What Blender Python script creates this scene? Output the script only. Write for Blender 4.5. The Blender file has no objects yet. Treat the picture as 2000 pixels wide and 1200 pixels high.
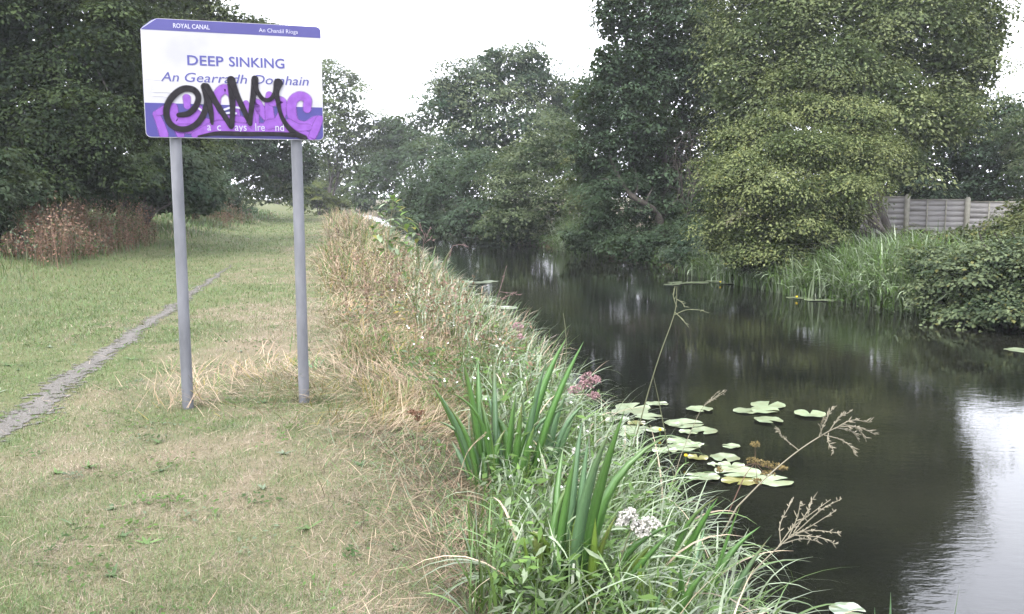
import bpy, math, random
import numpy as np

# ------------------------------------------------------------------ camera, sky, sun, exposure
scene = bpy.context.scene
col = scene.collection
R = math.radians
F_PX, CAM_H, PITCH = 1700.0, 1.5, math.atan(212 / 1700.0)
WATER = -0.7
cam_data = bpy.data.cameras.new('camera')
cam_data.sensor_width = 36.0
cam_data.lens = F_PX * 36.0 / 2000.0
cam_data.clip_start, cam_data.clip_end = 0.05, 3000.0
cam = bpy.data.objects.new('camera', cam_data)
cam.location = (0, 0, CAM_H)
cam.rotation_euler = (math.pi / 2 - PITCH, 0, 0)
col.objects.link(cam)
scene.camera = cam

SUN_EL, SUN_AZ = R(52), R(215)          # behind the camera, a little to the left
world = bpy.data.worlds.new('World')
scene.world = world
world.use_nodes = True
wt = world.node_tree
bg = wt.nodes['Background']
sky = wt.nodes.new('ShaderNodeTexSky')
sky.sky_type = 'NISHITA'
sky.sun_disc = False
sky.sun_elevation, sky.sun_rotation = SUN_EL, SUN_AZ
sky.dust_density, sky.air_density = 4.0, 1.0
# an overcast veil over the clear sky: a nearly white cloud layer with faint unevenness
wn = wt.nodes.new('ShaderNodeTexNoise'); wn.inputs['Scale'].default_value = 1.6; wn.inputs['Detail'].default_value = 4
wr = wt.nodes.new('ShaderNodeMapRange'); wr.inputs[1].default_value = .3; wr.inputs[2].default_value = .7
wr.inputs[3].default_value = 8.6; wr.inputs[4].default_value = 10.6
wc = wt.nodes.new('ShaderNodeVectorMath'); wc.operation = 'SCALE'
wc.inputs[0].default_value = (0.93, 0.95, 1.04)
wm = wt.nodes.new('ShaderNodeMix'); wm.data_type = 'RGBA'; wm.inputs[0].default_value = 0.86
wt.links.new(wn.outputs['Fac'], wr.inputs[0]); wt.links.new(wr.outputs[0], wc.inputs['Scale'])
wt.links.new(sky.outputs[0], wm.inputs[6]); wt.links.new(wc.outputs[0], wm.inputs[7])
wt.links.new(wm.outputs[2], bg.inputs['Color'])
bg.inputs['Strength'].default_value = 0.1

sun_d = bpy.data.lights.new('sun', 'SUN')
sun_d.energy, sun_d.angle, sun_d.color = 1.2, R(35), (1.0, 0.97, 0.94)
sun = bpy.data.objects.new('sun', sun_d)
sun.rotation_euler = (math.pi / 2 - SUN_EL, 0, math.pi - SUN_AZ + 0)
col.objects.link(sun)

vs = scene.view_settings
vs.view_transform, vs.look, vs.gamma, vs.use_curve_mapping = 'Standard', 'None', 1.0, False
vs.exposure = 2.35
scene.cycles.use_denoising = True
scene.cycles.max_bounces = 6
scene.cycles.diffuse_bounces = 3
scene.cycles.glossy_bounces = 3
scene.cycles.transparent_max_bounces = 8
scene.cycles.sample_clamp_indirect = 6

HAZE = .0006
rng = np.random.default_rng(7)
random.seed(7)

# ------------------------------------------------------------------ helpers
FWD = np.array([0, math.cos(PITCH), -math.sin(PITCH)])
UPV = np.array([0, math.sin(PITCH), math.cos(PITCH)])
RT = np.array([1.0, 0, 0])
ORG = np.array([0, 0, CAM_H])

def ray(px, py):
    return FWD + RT * ((px - 1000) / F_PX) + UPV * ((600 - py) / F_PX)
def P(px, py, y):
    d = ray(px, py); return ORG + d * (y / d[1])
def G(px, py, z=0.0):
    d = ray(px, py); return ORG + d * ((z - CAM_H) / d[2])

NE_Y = np.array([-30, 0, 4, 6.5, 9, 12.4, 15, 18.5, 28, 41, 57, 89, 130, 200, 420])
NE_X = np.array([6, 1.15, 1.0, .86, .56, .05, -.35, -1.15, -2.7, -5.2, -8.3, -14.8, -24, -44, -120])
FE_Y = np.array([-30, 3, 10, 14.7, 18.2, 24, 30, 36, 45, 56, 75, 89, 130, 200, 420])
FE_X = np.array([19, 12, 10, 8.7, 7.3, 6.0, 4.6, 2.6, -.4, -4.2, -9, -12.4, -21.5, -41, -116])
def near_edge(y): return np.interp(y, NE_Y, NE_X)
def far_edge(y): return np.interp(y, FE_Y, FE_X)

def _h(ix, iy, s):
    n = (ix.astype(np.int64) * 374761393 + iy.astype(np.int64) * 668265263 + s * 982451653) & 0x7fffffff
    n = ((n ^ (n >> 13)) * 1274126177) & 0x7fffffff
    return ((n ^ (n >> 16)) & 0xffff) / 65535.0
def noise(x, y, s=0):
    x = np.asarray(x, float); y = np.asarray(y, float)
    ix, iy = np.floor(x), np.floor(y); fx, fy = x - ix, y - iy
    fx = fx * fx * (3 - 2 * fx); fy = fy * fy * (3 - 2 * fy)
    a, b = _h(ix, iy, s), _h(ix + 1, iy, s); c, d = _h(ix, iy + 1, s), _h(ix + 1, iy + 1, s)
    return (a + (b - a) * fx) * (1 - fy) + (c + (d - c) * fx) * fy
def fbm(x, y, s=0, o=3):
    v, a, t = 0, .5, 0
    for i in range(o):
        v = v + a * noise(np.asarray(x) * 2 ** i, np.asarray(y) * 2 ** i, s + i); t += a; a *= .5
    return v / t

NP_O = np.array([-400, -60, -22, -16, -11.5, -9, -7.2, -6, -2.4, -1.6, -1.0, -.45, 0, .6])
NP_Z = np.array([2.5, 1.6, 1.25, 1.15, .8, .35, .06, 0, 0, -.04, -.17, -.42, -.78, -1.25])
def verge_o(y): return np.interp(y, [2, 3, 4.5, 5.5, 8.2, 14.8, 41, 90], [-1.05, -1.15, -1.45, -1.8, -2.3, -2.9, -3.6, -4])
FP_O = np.array([-.8, 0, .4, 1.5, 4, 8, 14, 40, 400])
FP_Z = np.array([-1.3, -.78, -.45, -.2, .0, .15, .2, .6, 2])
def ground_z(x, y):
    x = np.asarray(x, float); y = np.asarray(y, float)
    e, f = near_edge(y), far_edge(y)
    o, q = x - e, x - f
    z = np.where(o - (-q) * 0 < (f - e) * .5, np.interp(o, NP_O, NP_Z), np.interp(q, FP_O, FP_Z))
    far_rise = np.interp(y, [0, 60, 150, 420], [0, 0, .25, 1.0])
    b = (fbm(x * .9, y * .9, 3) - .5) * .07 + (fbm(x * 4, y * 4, 9, 2) - .5) * .018
    return z + b + np.where(z > -.6, far_rise, 0)

def tag(o, label=None, cat=None, group=None, kind=None):
    if label: o['label'] = label
    if cat: o['category'] = cat
    if group: o['group'] = group
    if kind: o['kind'] = kind
    return o
def empty(name, loc, label, cat, group=None):
    o = bpy.data.objects.new(name, None); o.empty_display_size = .1
    o.location = loc; col.objects.link(o)
    return tag(o, label, cat, group)

class Geo:
    def __init__(s): s.v, s.f, s.c, s.n = [], [], [], 0
    def add(s, v, f, c=(1, 1, 1)):
        v = np.asarray(v, float).reshape(-1, 3); f = np.asarray(f, int)
        c = np.asarray(c, float)
        if c.ndim == 1: c = np.repeat(c[None, :], len(v), 0)
        s.v.append(v); s.c.append(c[:, :3]); s.f.append(f + s.n); s.n += len(v)
    def mesh(s, name, smooth=False):
        v = np.concatenate(s.v); c = np.concatenate(s.c)
        lv = np.concatenate([f.ravel() for f in s.f])
        tot = np.concatenate([np.full(len(f), f.shape[1], int) for f in s.f])
        st = np.concatenate([[0], np.cumsum(tot)[:-1]])
        m = bpy.data.meshes.new(name)
        m.vertices.add(len(v)); m.vertices.foreach_set('co', v.ravel().astype(np.float32))
        m.loops.add(len(lv)); m.loops.foreach_set('vertex_index', lv.astype(np.int32))
        m.polygons.add(len(tot)); m.polygons.foreach_set('loop_start', st.astype(np.int32))
        if smooth: m.polygons.foreach_set('use_smooth', np.ones(len(tot), bool))
        a = m.attributes.new('col', 'FLOAT_COLOR', 'POINT')
        a.data.foreach_set('color', np.concatenate([c, np.ones((len(c), 1))], 1).ravel().astype(np.float32))
        m.update(calc_edges=True)
        return m
    def build(s, name, mat, parent=None, smooth=False, offset=None):
        if offset is not None:
            s.v = [a - np.asarray(offset)[None, :] for a in s.v]
        m = s.mesh(name, smooth); m.materials.append(mat)
        o = bpy.data.objects.new(name, m); col.objects.link(o)
        if parent is not None: o.parent = parent
        return o

def nrm(a): return a / (np.linalg.norm(a, axis=-1, keepdims=True) + 1e-9)

def add_blades(g, base, az, L, th0, curl, W, colr, K=3, tipcol=None, droop=0):
    """strap leaves and grass blades: base (N,3), azimuth, length, start lean, curl (radians over the blade), width"""
    N = len(base)
    d = np.stack([np.cos(az), np.sin(az), np.zeros(N)], 1)
    b = np.stack([-np.sin(az), np.cos(az), np.zeros(N)], 1)
    p = base.copy(); V = np.zeros((N, (K + 1) * 2, 3)); C = np.zeros((N, (K + 1) * 2, 3))
    tw = rng.uniform(-.7, .7, N)
    for k in range(K + 1):
        t = k / K
        w = W * (0.75 + .5 * t if t < .4 else 1.0) * (1 - t ** 2.2) + W * .04
        th = th0 + curl * t ** 1.3
        nvec = np.stack([-np.cos(th) * d[:, 0], -np.cos(th) * d[:, 1], np.sin(th)], 1)
        bb = b * np.cos(tw * t)[:, None] + nvec * np.sin(tw * t)[:, None]
        V[:, 2 * k] = p - bb * w[:, None] * .5; V[:, 2 * k + 1] = p + bb * w[:, None] * .5
        cc = colr if tipcol is None else colr * (1 - t) + tipcol * t
        C[:, 2 * k] = cc; C[:, 2 * k + 1] = cc
        p = p + (np.sin(th)[:, None] * d + np.cos(th)[:, None] * np.array([0, 0, 1])) * (L / K)[:, None]
    q = np.array([[2 * k, 2 * k + 1, 2 * k + 3, 2 * k + 2] for k in range(K)])
    f = (np.arange(N) * (K + 1) * 2)[:, None, None] + q[None]
    g.add(V.reshape(-1, 3), f.reshape(-1, 4), C.reshape(-1, 3))

def add_leaves(g, c, ax, nm, L, W, colr):
    ax = nrm(ax - nm * np.sum(ax * nm, 1, keepdims=True)); b = np.cross(nm, ax)
    L = L[:, None]; W = W[:, None]
    V = np.stack([c - ax * L * .5, c + b * W * .5 - ax * L * .06 + nm * W * .12, c + ax * L * .5, c - b * W * .5 - ax * L * .06 + nm * W * .12], 1)
    f = (np.arange(len(c)) * 4)[:, None] + np.arange(4)[None]
    g.add(V.reshape(-1, 3), f, np.repeat(colr, 4, 0))

def add_tube(g, pts, rad, sides=7, colr=(1, 1, 1)):
    pts = np.asarray(pts, float); n = len(pts); rad = np.broadcast_to(np.asarray(rad, float), (n,))
    t = nrm(np.gradient(pts, axis=0))
    ref = np.array([0.13, 0.21, 1.0]) if abs(t[0, 2]) < .9 else np.array([1.0, .2, .1])
    a = nrm(np.cross(t, ref)); b = np.cross(t, a)
    an = np.linspace(0, 2 * math.pi, sides, endpoint=False)
    V = pts[:, None] + rad[:, None, None] * (np.cos(an)[None, :, None] * a[:, None] + np.sin(an)[None, :, None] * b[:, None])
    f = []
    for i in range(n - 1):
        for j in range(sides):
            k = (j + 1) % sides
            f.append((i * sides + j, i * sides + k, (i + 1) * sides + k, (i + 1) * sides + j))
    g.add(V.reshape(-1, 3), f, colr)

def add_box(g, c, sx, sy, sz, rz=0.0, colr=(1, 1, 1)):
    v = np.array([(x, y, z) for x in (-.5, .5) for y in (-.5, .5) for z in (-.5, .5)]) * (sx, sy, sz)
    ca, sa = math.cos(rz), math.sin(rz)
    v = np.stack([v[:, 0] * ca - v[:, 1] * sa, v[:, 0] * sa + v[:, 1] * ca, v[:, 2]], 1) + np.asarray(c)
    g.add(v, [(0, 1, 3, 2), (4, 6, 7, 5), (0, 4, 5, 1), (2, 3, 7, 6), (0, 2, 6, 4), (1, 5, 7, 3)], colr)

def bez(p0, p1, p2, n):
    t = np.linspace(0, 1, n)[:, None]
    return (1 - t) ** 2 * np.asarray(p0) + 2 * t * (1 - t) * np.asarray(p1) + t * t * np.asarray(p2)

# ------------------------------------------------------------------ materials
def new_mat(name):
    m = bpy.data.materials.new(name); m.use_nodes = True
    nt = m.node_tree; return m, nt, nt.nodes['Principled BSDF'], nt.nodes['Material Output']
def nd(nt, t, **kw):
    n = nt.nodes.new(t)
    for k, v in kw.items(): setattr(n, k, v)
    return n
def noise_fac(nt, scale, detail=4, lo=.35, hi=.65, a=0.0, b=1.0, coord='Object', stretch=None):
    tc = nd(nt, 'ShaderNodeTexCoord'); n = nd(nt, 'ShaderNodeTexNoise')
    n.inputs['Scale'].default_value = scale; n.inputs['Detail'].default_value = detail
    src = tc.outputs[coord]
    if stretch:
        mp = nd(nt, 'ShaderNodeMapping'); mp.inputs['Scale'].default_value = stretch
        nt.links.new(src, mp.inputs[0]); src = mp.outputs[0]
    nt.links.new(src, n.inputs['Vector'])
    r = nd(nt, 'ShaderNodeMapRange')
    for i, v in zip((1, 2, 3, 4), (lo, hi, a, b)): r.inputs[i].default_value = v
    nt.links.new(n.outputs['Fac'], r.inputs[0])
    return r.outputs[0]
def mixc(nt, fac, a, b, blend='MIX'):
    m = nd(nt, 'ShaderNodeMix', data_type='RGBA', blend_type=blend)
    if isinstance(fac, float): m.inputs[0].default_value = fac
    else: nt.links.new(fac, m.inputs[0])
    for i, v in ((6, a), (7, b)):
        if isinstance(v, tuple): m.inputs[i].default_value = (*v, 1)
        else: nt.links.new(v, m.inputs[i])
    return m.outputs[2]
def bump(nt, bs, h, strength=.5, dist=.01):
    b = nd(nt, 'ShaderNodeBump'); b.inputs['Strength'].default_value = strength; b.inputs['Distance'].default_value = dist
    nt.links.new(h, b.inputs['Height']); nt.links.new(b.outputs[0], bs.inputs['Normal'])

def foliage_mat(name, rough=.5, spec=.4, trans=.25, vary=.35):
    m, nt, bs, out = new_mat(name)
    a = nd(nt, 'ShaderNodeAttribute', attribute_name='col')
    f = noise_fac(nt, 1.7, 3, .3, .7, (1 - vary) * .82, (1 + vary * .6) * .82)
    v = nd(nt, 'ShaderNodeVectorMath', operation='SCALE')
    nt.links.new(a.outputs['Color'], v.inputs[0]); nt.links.new(f, v.inputs['Scale'])
    nt.links.new(v.outputs[0], bs.inputs['Base Color'])
    bs.inputs['Roughness'].default_value = rough
    bs.inputs['Specular IOR Level'].default_value = spec
    tr = nd(nt, 'ShaderNodeBsdfTranslucent'); mx = nd(nt, 'ShaderNodeMixShader'); mx.inputs[0].default_value = trans
    tcol = mixc(nt, .3, v.outputs[0], (.17, .22, .03))
    nt.links.new(tcol, tr.inputs['Color'])
    nt.links.new(bs.outputs[0], mx.inputs[1]); nt.links.new(tr.outputs[0], mx.inputs[2]); nt.links.new(mx.outputs[0], out.inputs['Surface'])
    return m
def plain_mat(name, c1, c2, scale=6, rough=.6, spec=.3, bmp=0.0, bscale=30, metal=0.0, stretch=None):
    m, nt, bs, out = new_mat(name)
    f = noise_fac(nt, scale, 5, .3, .7, stretch=stretch)
    nt.links.new(mixc(nt, f, c1, c2), bs.inputs['Base Color'])
    bs.inputs['Roughness'].default_value = rough; bs.inputs['Specular IOR Level'].default_value = spec; bs.inputs['Metallic'].default_value = metal
    if bmp: bump(nt, bs, noise_fac(nt, bscale, 5, .2, .8, stretch=stretch), bmp, .01)
    return m

M_leaf = foliage_mat('leaf', .65, .1, .28, .2)
M_grass = foliage_mat('grass_blade', .5, .35, .2, .25)
M_strap = foliage_mat('strap_leaf', .3, .6, .25, .15)
M_straw = foliage_mat('dry_grass', .7, .2, .15, .25)
M_bark = plain_mat('bark', (.03, .026, .022), (.075, .066, .058), 9, .9, .2, .8, 14, stretch=(1, 1, .25))
M_twig = plain_mat('twig', (.12, .095, .07), (.2, .165, .13), 20, .85, .2)

# ground
def ground_material():
    m, nt, bs, out = new_mat('ground_soil_and_turf')
    big = noise_fac(nt, .45, 4, .38, .62); med = noise_fac(nt, 2.6, 5, .35, .65); fine = noise_fac(nt, 55, 6, .3, .7)
    c = mixc(nt, big, (.10, .085, .046), (.062, .074, .03))
    c = mixc(nt, med, c, (.125, .098, .06))
    d = mixc(nt, fine, (.045, .04, .025), (.165, .135, .088))
    a = nd(nt, 'ShaderNodeAttribute', attribute_name='col')
    nt.links.new(mixc(nt, .35, mixc(nt, .45, c, d), a.outputs['Color']), bs.inputs['Base Color'])
    bs.inputs['Roughness'].default_value = .95; bs.inputs['Specular IOR Level'].default_value = .1
    bump(nt, bs, noise_fac(nt, 70, 6, .2, .8), .8, .02)
    return m
def path_material():
    m, nt, bs, out = new_mat('worn_gravel_path')
    med = noise_fac(nt, 5, 5, .35, .65); fine = noise_fac(nt, 90, 5, .35, .65)
    c = mixc(nt, med, (.075, .068, .056), (.115, .105, .092))
    nt.links.new(mixc(nt, fine, c, (.165, .157, .147)), bs.inputs['Base Color'])
    bs.inputs['Roughness'].default_value = .95; bs.inputs['Specular IOR Level'].default_value = .1
    bump(nt, bs, fine, .7, .015)
    a = nd(nt, 'ShaderNodeAttribute', attribute_name='col'); sp = nd(nt, 'ShaderNodeSeparateColor'); nt.links.new(a.outputs['Color'], sp.inputs[0])
    n1 = noise_fac(nt, 16, 6, .25, .75); ad = nd(nt, 'ShaderNodeMath', operation='ADD'); nt.links.new(sp.outputs[0], ad.inputs[0]); nt.links.new(n1, ad.inputs[1])
    mr = nd(nt, 'ShaderNodeMapRange'); mr.inputs[1].default_value = .98; mr.inputs[2].default_value = 1.18; nt.links.new(ad.outputs[0], mr.inputs[0])
    tr = nd(nt, 'ShaderNodeBsdfTransparent'); mx = nd(nt, 'ShaderNodeMixShader'); nt.links.new(mr.outputs[0], mx.inputs[0]); nt.links.new(tr.outputs[0], mx.inputs[1]); nt.links.new(bs.outputs[0], mx.inputs[2]); nt.links.new(mx.outputs[0], out.inputs['Surface'])
    return m
def water_material():
    m, nt, bs, out = new_mat('canal_water')
    f = noise_fac(nt, .35, 5, .4, .65)
    nt.links.new(mixc(nt, f, (.0042, .0046, .0038), (.0105, .0108, .0075)), bs.inputs['Base Color'])
    bs.inputs['Roughness'].default_value = .015; bs.inputs['IOR'].default_value = 1.38
    tc = nd(nt, 'ShaderNodeTexCoord'); mp = nd(nt, 'ShaderNodeMapping'); mp.inputs['Scale'].default_value = (.7, 1.5, 1); mp.inputs['Rotation'].default_value = (0, 0, .25)
    nt.links.new(tc.outputs['Object'], mp.inputs[0])
    n1 = nd(nt, 'ShaderNodeTexNoise'); n1.inputs['Scale'].default_value = 9; n1.inputs['Detail'].default_value = 3; n1.inputs['Roughness'].default_value = .55
    n2 = nd(nt, 'ShaderNodeTexNoise'); n2.inputs['Scale'].default_value = .5; n2.inputs['Detail'].default_value = 2
    nt.links.new(mp.outputs[0], n1.inputs['Vector']); nt.links.new(tc.outputs['Object'], n2.inputs['Vector'])
    r = nd(nt, 'ShaderNodeMapRange'); r.inputs[1].default_value = .4; r.inputs[2].default_value = .65; r.inputs[3].default_value = .25; r.inputs[4].default_value = 1
    nt.links.new(n2.outputs['Fac'], r.inputs[0])
    mu = nd(nt, 'ShaderNodeMath', operation='MULTIPLY'); nt.links.new(n1.outputs['Fac'], mu.inputs[0]); nt.links.new(r.outputs[0], mu.inputs[1])
    bump(nt, bs, mu.outputs[0], .5, .0045)
    return m
M_ground, M_path, M_water = ground_material(), path_material(), water_material()

# ------------------------------------------------------------------ the setting: ground, path, water
def lawn_mix(x, y):
    """0 = straw coloured and dry, 1 = green"""
    o = x - near_edge(y)
    g = np.interp(o, [-9, -6.2, -5.2, -4.2, -2.5, 0], [1.3, 1.2, .95, .62, .38, .5])
    g = g + (fbm(x * 1.1, y * .8, 21) - .5) * 1.2 + (fbm(x * 5, y * 4, 25, 2) - .5) * .9
    g = np.where(y < 5, g - .05, g) + np.clip((y - 8) / 60, 0, .15)
    return np.clip(g, 0, 1)
STRAW = np.array([.315, .255, .19]); GREEN = np.array([.082, .145, .042])

ys = np.concatenate([np.arange(-10, 2, 1.0), np.arange(2, 9, .1), np.arange(9, 20, .25), np.arange(20, 60, .8), np.arange(60, 150, 4), np.arange(150, 421, 18)])
oL = np.concatenate([-np.geomspace(400, 14, 26), np.arange(-13.5, -7, .4), np.arange(-7, .001, .1)])
mid = np.linspace(0, 1, 14)[1:-1]
oR = np.concatenate([np.arange(0, 3, .25), np.arange(3, 14, .8), np.geomspace(14, 400, 24)])
rows = []
for y in ys:
    e, f = float(near_edge(y)), float(far_edge(y))
    rows.append(np.concatenate([e + oL, e + (f - e) * mid, f + oR]))
X = np.array(rows); Y = np.repeat(ys[:, None], X.shape[1], 1); Z = ground_z(X, Y)
nr, nc = X.shape
ii = (np.arange(nr - 1)[:, None] * nc + np.arange(nc - 1)[None]).ravel()
gg = Geo()
lm = lawn_mix(X, Y)[..., None]
gcol = STRAW * .8 * (1 - lm) + GREEN * .9 * lm
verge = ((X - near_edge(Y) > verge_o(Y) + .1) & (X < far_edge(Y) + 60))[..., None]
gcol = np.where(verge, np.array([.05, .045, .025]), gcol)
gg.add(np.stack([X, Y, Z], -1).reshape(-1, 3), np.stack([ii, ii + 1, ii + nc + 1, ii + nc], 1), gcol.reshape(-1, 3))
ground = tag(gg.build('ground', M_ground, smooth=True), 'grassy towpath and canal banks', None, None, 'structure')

wg = Geo(); wy = np.array([-12, 0, 10, 20, 40, 80, 140, 420.])
for i in range(len(wy) - 1):
    a, b = wy[i], wy[i + 1]
wv, wf = [], []
for y in ys:
    wv += [(float(near_edge(y)) - .6, y, WATER), (float(far_edge(y)) + .8, y, WATER)]
for i in range(len(ys) - 1): wf.append((2 * i, 2 * i + 1, 2 * i + 3, 2 * i + 2))
wg.add(wv, wf); tag(wg.build('water', M_water), 'dark still canal water', None, None, 'structure')

PT_Y = np.array([2, 4.2, 5.77, 6.95, 8.44, 11, 12.6, 15.3, 19, 22.8, 49, 150])
PT_X = np.array([-3.0, -3.2, -3.4, -3.68, -3.97, -4.53, -4.86, -5.4, -6.2, -7.1, -13.6, -40])
def path_x(y): return np.interp(y, PT_Y, PT_X)
pg = Geo(); pv, pf = [], []
py_ = np.concatenate([np.arange(2.2, 9, .06), np.arange(9, 20, .12)])
PW = 7; pc = []
for y in py_:
    taper = np.interp(y, [2, 9, 13, 17, 20], [1, .9, .75, .6, .3])
    wl = (.24 + .14 * (fbm(y * 1.6, 1.0, 31, 3) - .4)) * taper; wr_ = (.24 + .14 * (fbm(y * 1.6, 8.0, 37, 3) - .4)) * taper
    if y < 7.6: wr_ += .3 * float(np.interp(y, [5.2, 6.6, 7.6], [0, 1, 0])) * float(fbm(y * 3, 4., 5))
    for k in range(PW):
        x = float(path_x(y)) - wl + (wl + wr_) * k / (PW - 1) + .03 * math.sin(y * 5)
        edge = 1 if k in (0, PW - 1) else 0
        q = 1 - abs(k / (PW - 1) * 2 - 1); pc.append((q * taper ** .4,) * 3)
        pv.append((x, y, float(ground_z(x, y)) + (.003 if edge else .006)))
for i in range(len(py_) - 1):
    for k in range(PW - 1):
        a = i * PW + k; pf.append((a, a + 1, a + PW + 1, a + PW))
pg.add(pv, pf, np.array(pc)); tag(pg.build('path', M_path, smooth=True), 'narrow worn grey gravel trail through the grass', None, None, 'structure')

# ------------------------------------------------------------------ trees
def catmull_(pts, n=5):
    pts = [np.asarray(p, float) for p in pts]; pts = [2 * pts[0] - pts[1]] + pts + [2 * pts[-1] - pts[-2]]; out = []
    for i in range(1, len(pts) - 2):
        p0, p1, p2, p3 = pts[i - 1:i + 3]
        for t in np.linspace(0, 1, n, endpoint=False): out.append(.5 * ((2 * p1) + (-p0 + p2) * t + (2 * p0 - 5 * p1 + 4 * p2 - p3) * t * t + (-p0 + 3 * p1 - 3 * p2 + p3) * t ** 3))
    return np.array(out + [pts[-2]])
def sph(n):
    d = rng.normal(size=(n, 3)); return nrm(d)

def lobes_px(L):
    out = []
    for (px, py, y, rx, ry) in L:
        c = P(px, py, y); s = y / F_PX
        out.append((c, np.array([rx * s, (rx + ry) * .5 * s, ry * s]) * 1.13))
    return out

def make_crown(lobes, n, leaf, clump, colA, colB, per=70, fill=.15, aspect=.55, flat=.6, up=.5, jitter=.12, yellow=0, droop=0., under=.35, sub=6, contrast=.3):
    """lobes break into smaller boughs, boughs into domed sprays of leaves, so that tops catch light over dark undersides"""
    g = Geo()
    subs = []
    for (c, r) in lobes:
        m = max(3, sub)
        d = sph(m * 3); d = d[(d[:, 2] > -under)][:m]
        for q in d:
            k = rng.uniform(.36, .58)
            subs.append((c + q * r * rng.uniform(.52, .74), r * k * rng.uniform(.8, 1.2, 3)))
        subs.append((c, r * .72))
    areas = np.array([(r[0] * r[1] + r[1] * r[2] + r[0] * r[2]) for c, r in subs]); areas = areas / areas.sum()
    tips = []
    for (c, r), w in zip(subs, areas):
        nc_ = max(2, int(n * w / per * 1.25))
        d = sph(int(nc_ * 2) + 4)
        keep = (d[:, 2] > -under * .8) | (rng.random(len(d)) < .3)
        d = d[keep][:nc_]
        rad = 1 - np.abs(rng.normal(0, jitter, len(d))) + np.where(rng.random(len(d)) < .15, rng.uniform(0, .3, len(d)), 0)
        cc = c + d * r * rad[:, None]
        ok = np.ones(len(cc), bool)
        for (c2, r2) in subs:
            if c2 is c: continue
            ok &= np.linalg.norm((cc - c2) / r2, axis=1) > .66
        cc, d2 = cc[ok], d[ok]
        N = len(cc)
        if N:
            tips.append(cc)
            cs = clump * rng.uniform(.5, 1.4, N)
            m = np.maximum(8, (per * (cs / clump) ** 2 * rng.uniform(.6, 1.25, N)).astype(int))
            idx = np.repeat(np.arange(N), m); T = len(idx)
            dd = sph(T); dd[:, 2] = np.where(dd[:, 2] < -.25, -dd[:, 2] * .6, dd[:, 2])
            st = np.stack([rng.uniform(.8, 1.5, N), rng.uniform(.7, 1.2, N), np.full(N, flat) * rng.uniform(.6, 1.3, N)], 1)[idx]
            off = dd * st * (cs[idx] * rng.uniform(.35, 1.0, T) ** .5)[:, None]
            hd = np.linalg.norm(off[:, :2], axis=1)
            off[:, 2] -= hd * hd / (cs[idx] * 1.2 + 1e-6) * .3 + droop * hd
            stray = rng.random(T) < .06
            off[stray] *= rng.uniform(1.1, 1.6, (stray.sum(), 1))
            pos = cc[idx] + off
            nm = nrm(dd * .5 + d2[idx] * .3 + np.array([0, 0, up]) + rng.normal(size=(T, 3)) * .24)
            ax = nrm(off * np.array([1, 1, .6]) + rng.normal(size=(T, 3)) * cs[idx][:, None] * .45 + np.array([0, 0, -.25]) * cs[idx][:, None])
            mixf = np.clip(rng.normal(.45, contrast, N)[idx] + rng.normal(0, .12, T), 0, 1)[:, None]
            cl = colA * (1 - mixf) + colB * mixf
            if yellow:
                yy = rng.random(T) < yellow
                cl[yy] = cl[yy] * .5 + np.array([.17, .15, .035]) * .5
            cl = cl * rng.uniform(.85, 1.15, (T, 1))
            s_ = leaf * rng.uniform(.55, 1.25, T) * rng.uniform(.8, 1.3, N)[idx]
            add_leaves(g, pos, ax, nm, s_, s_ * aspect * rng.uniform(.8, 1.2, T), cl)
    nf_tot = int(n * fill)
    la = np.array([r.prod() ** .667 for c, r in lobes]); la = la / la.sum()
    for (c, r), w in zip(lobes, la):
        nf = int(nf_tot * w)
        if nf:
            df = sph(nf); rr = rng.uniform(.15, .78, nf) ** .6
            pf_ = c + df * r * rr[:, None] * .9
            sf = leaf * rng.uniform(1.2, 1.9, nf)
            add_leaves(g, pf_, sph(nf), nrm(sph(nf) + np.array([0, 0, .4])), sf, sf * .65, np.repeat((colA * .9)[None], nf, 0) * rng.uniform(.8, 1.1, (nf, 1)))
    return g, (np.concatenate(tips) if tips else None)

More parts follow.
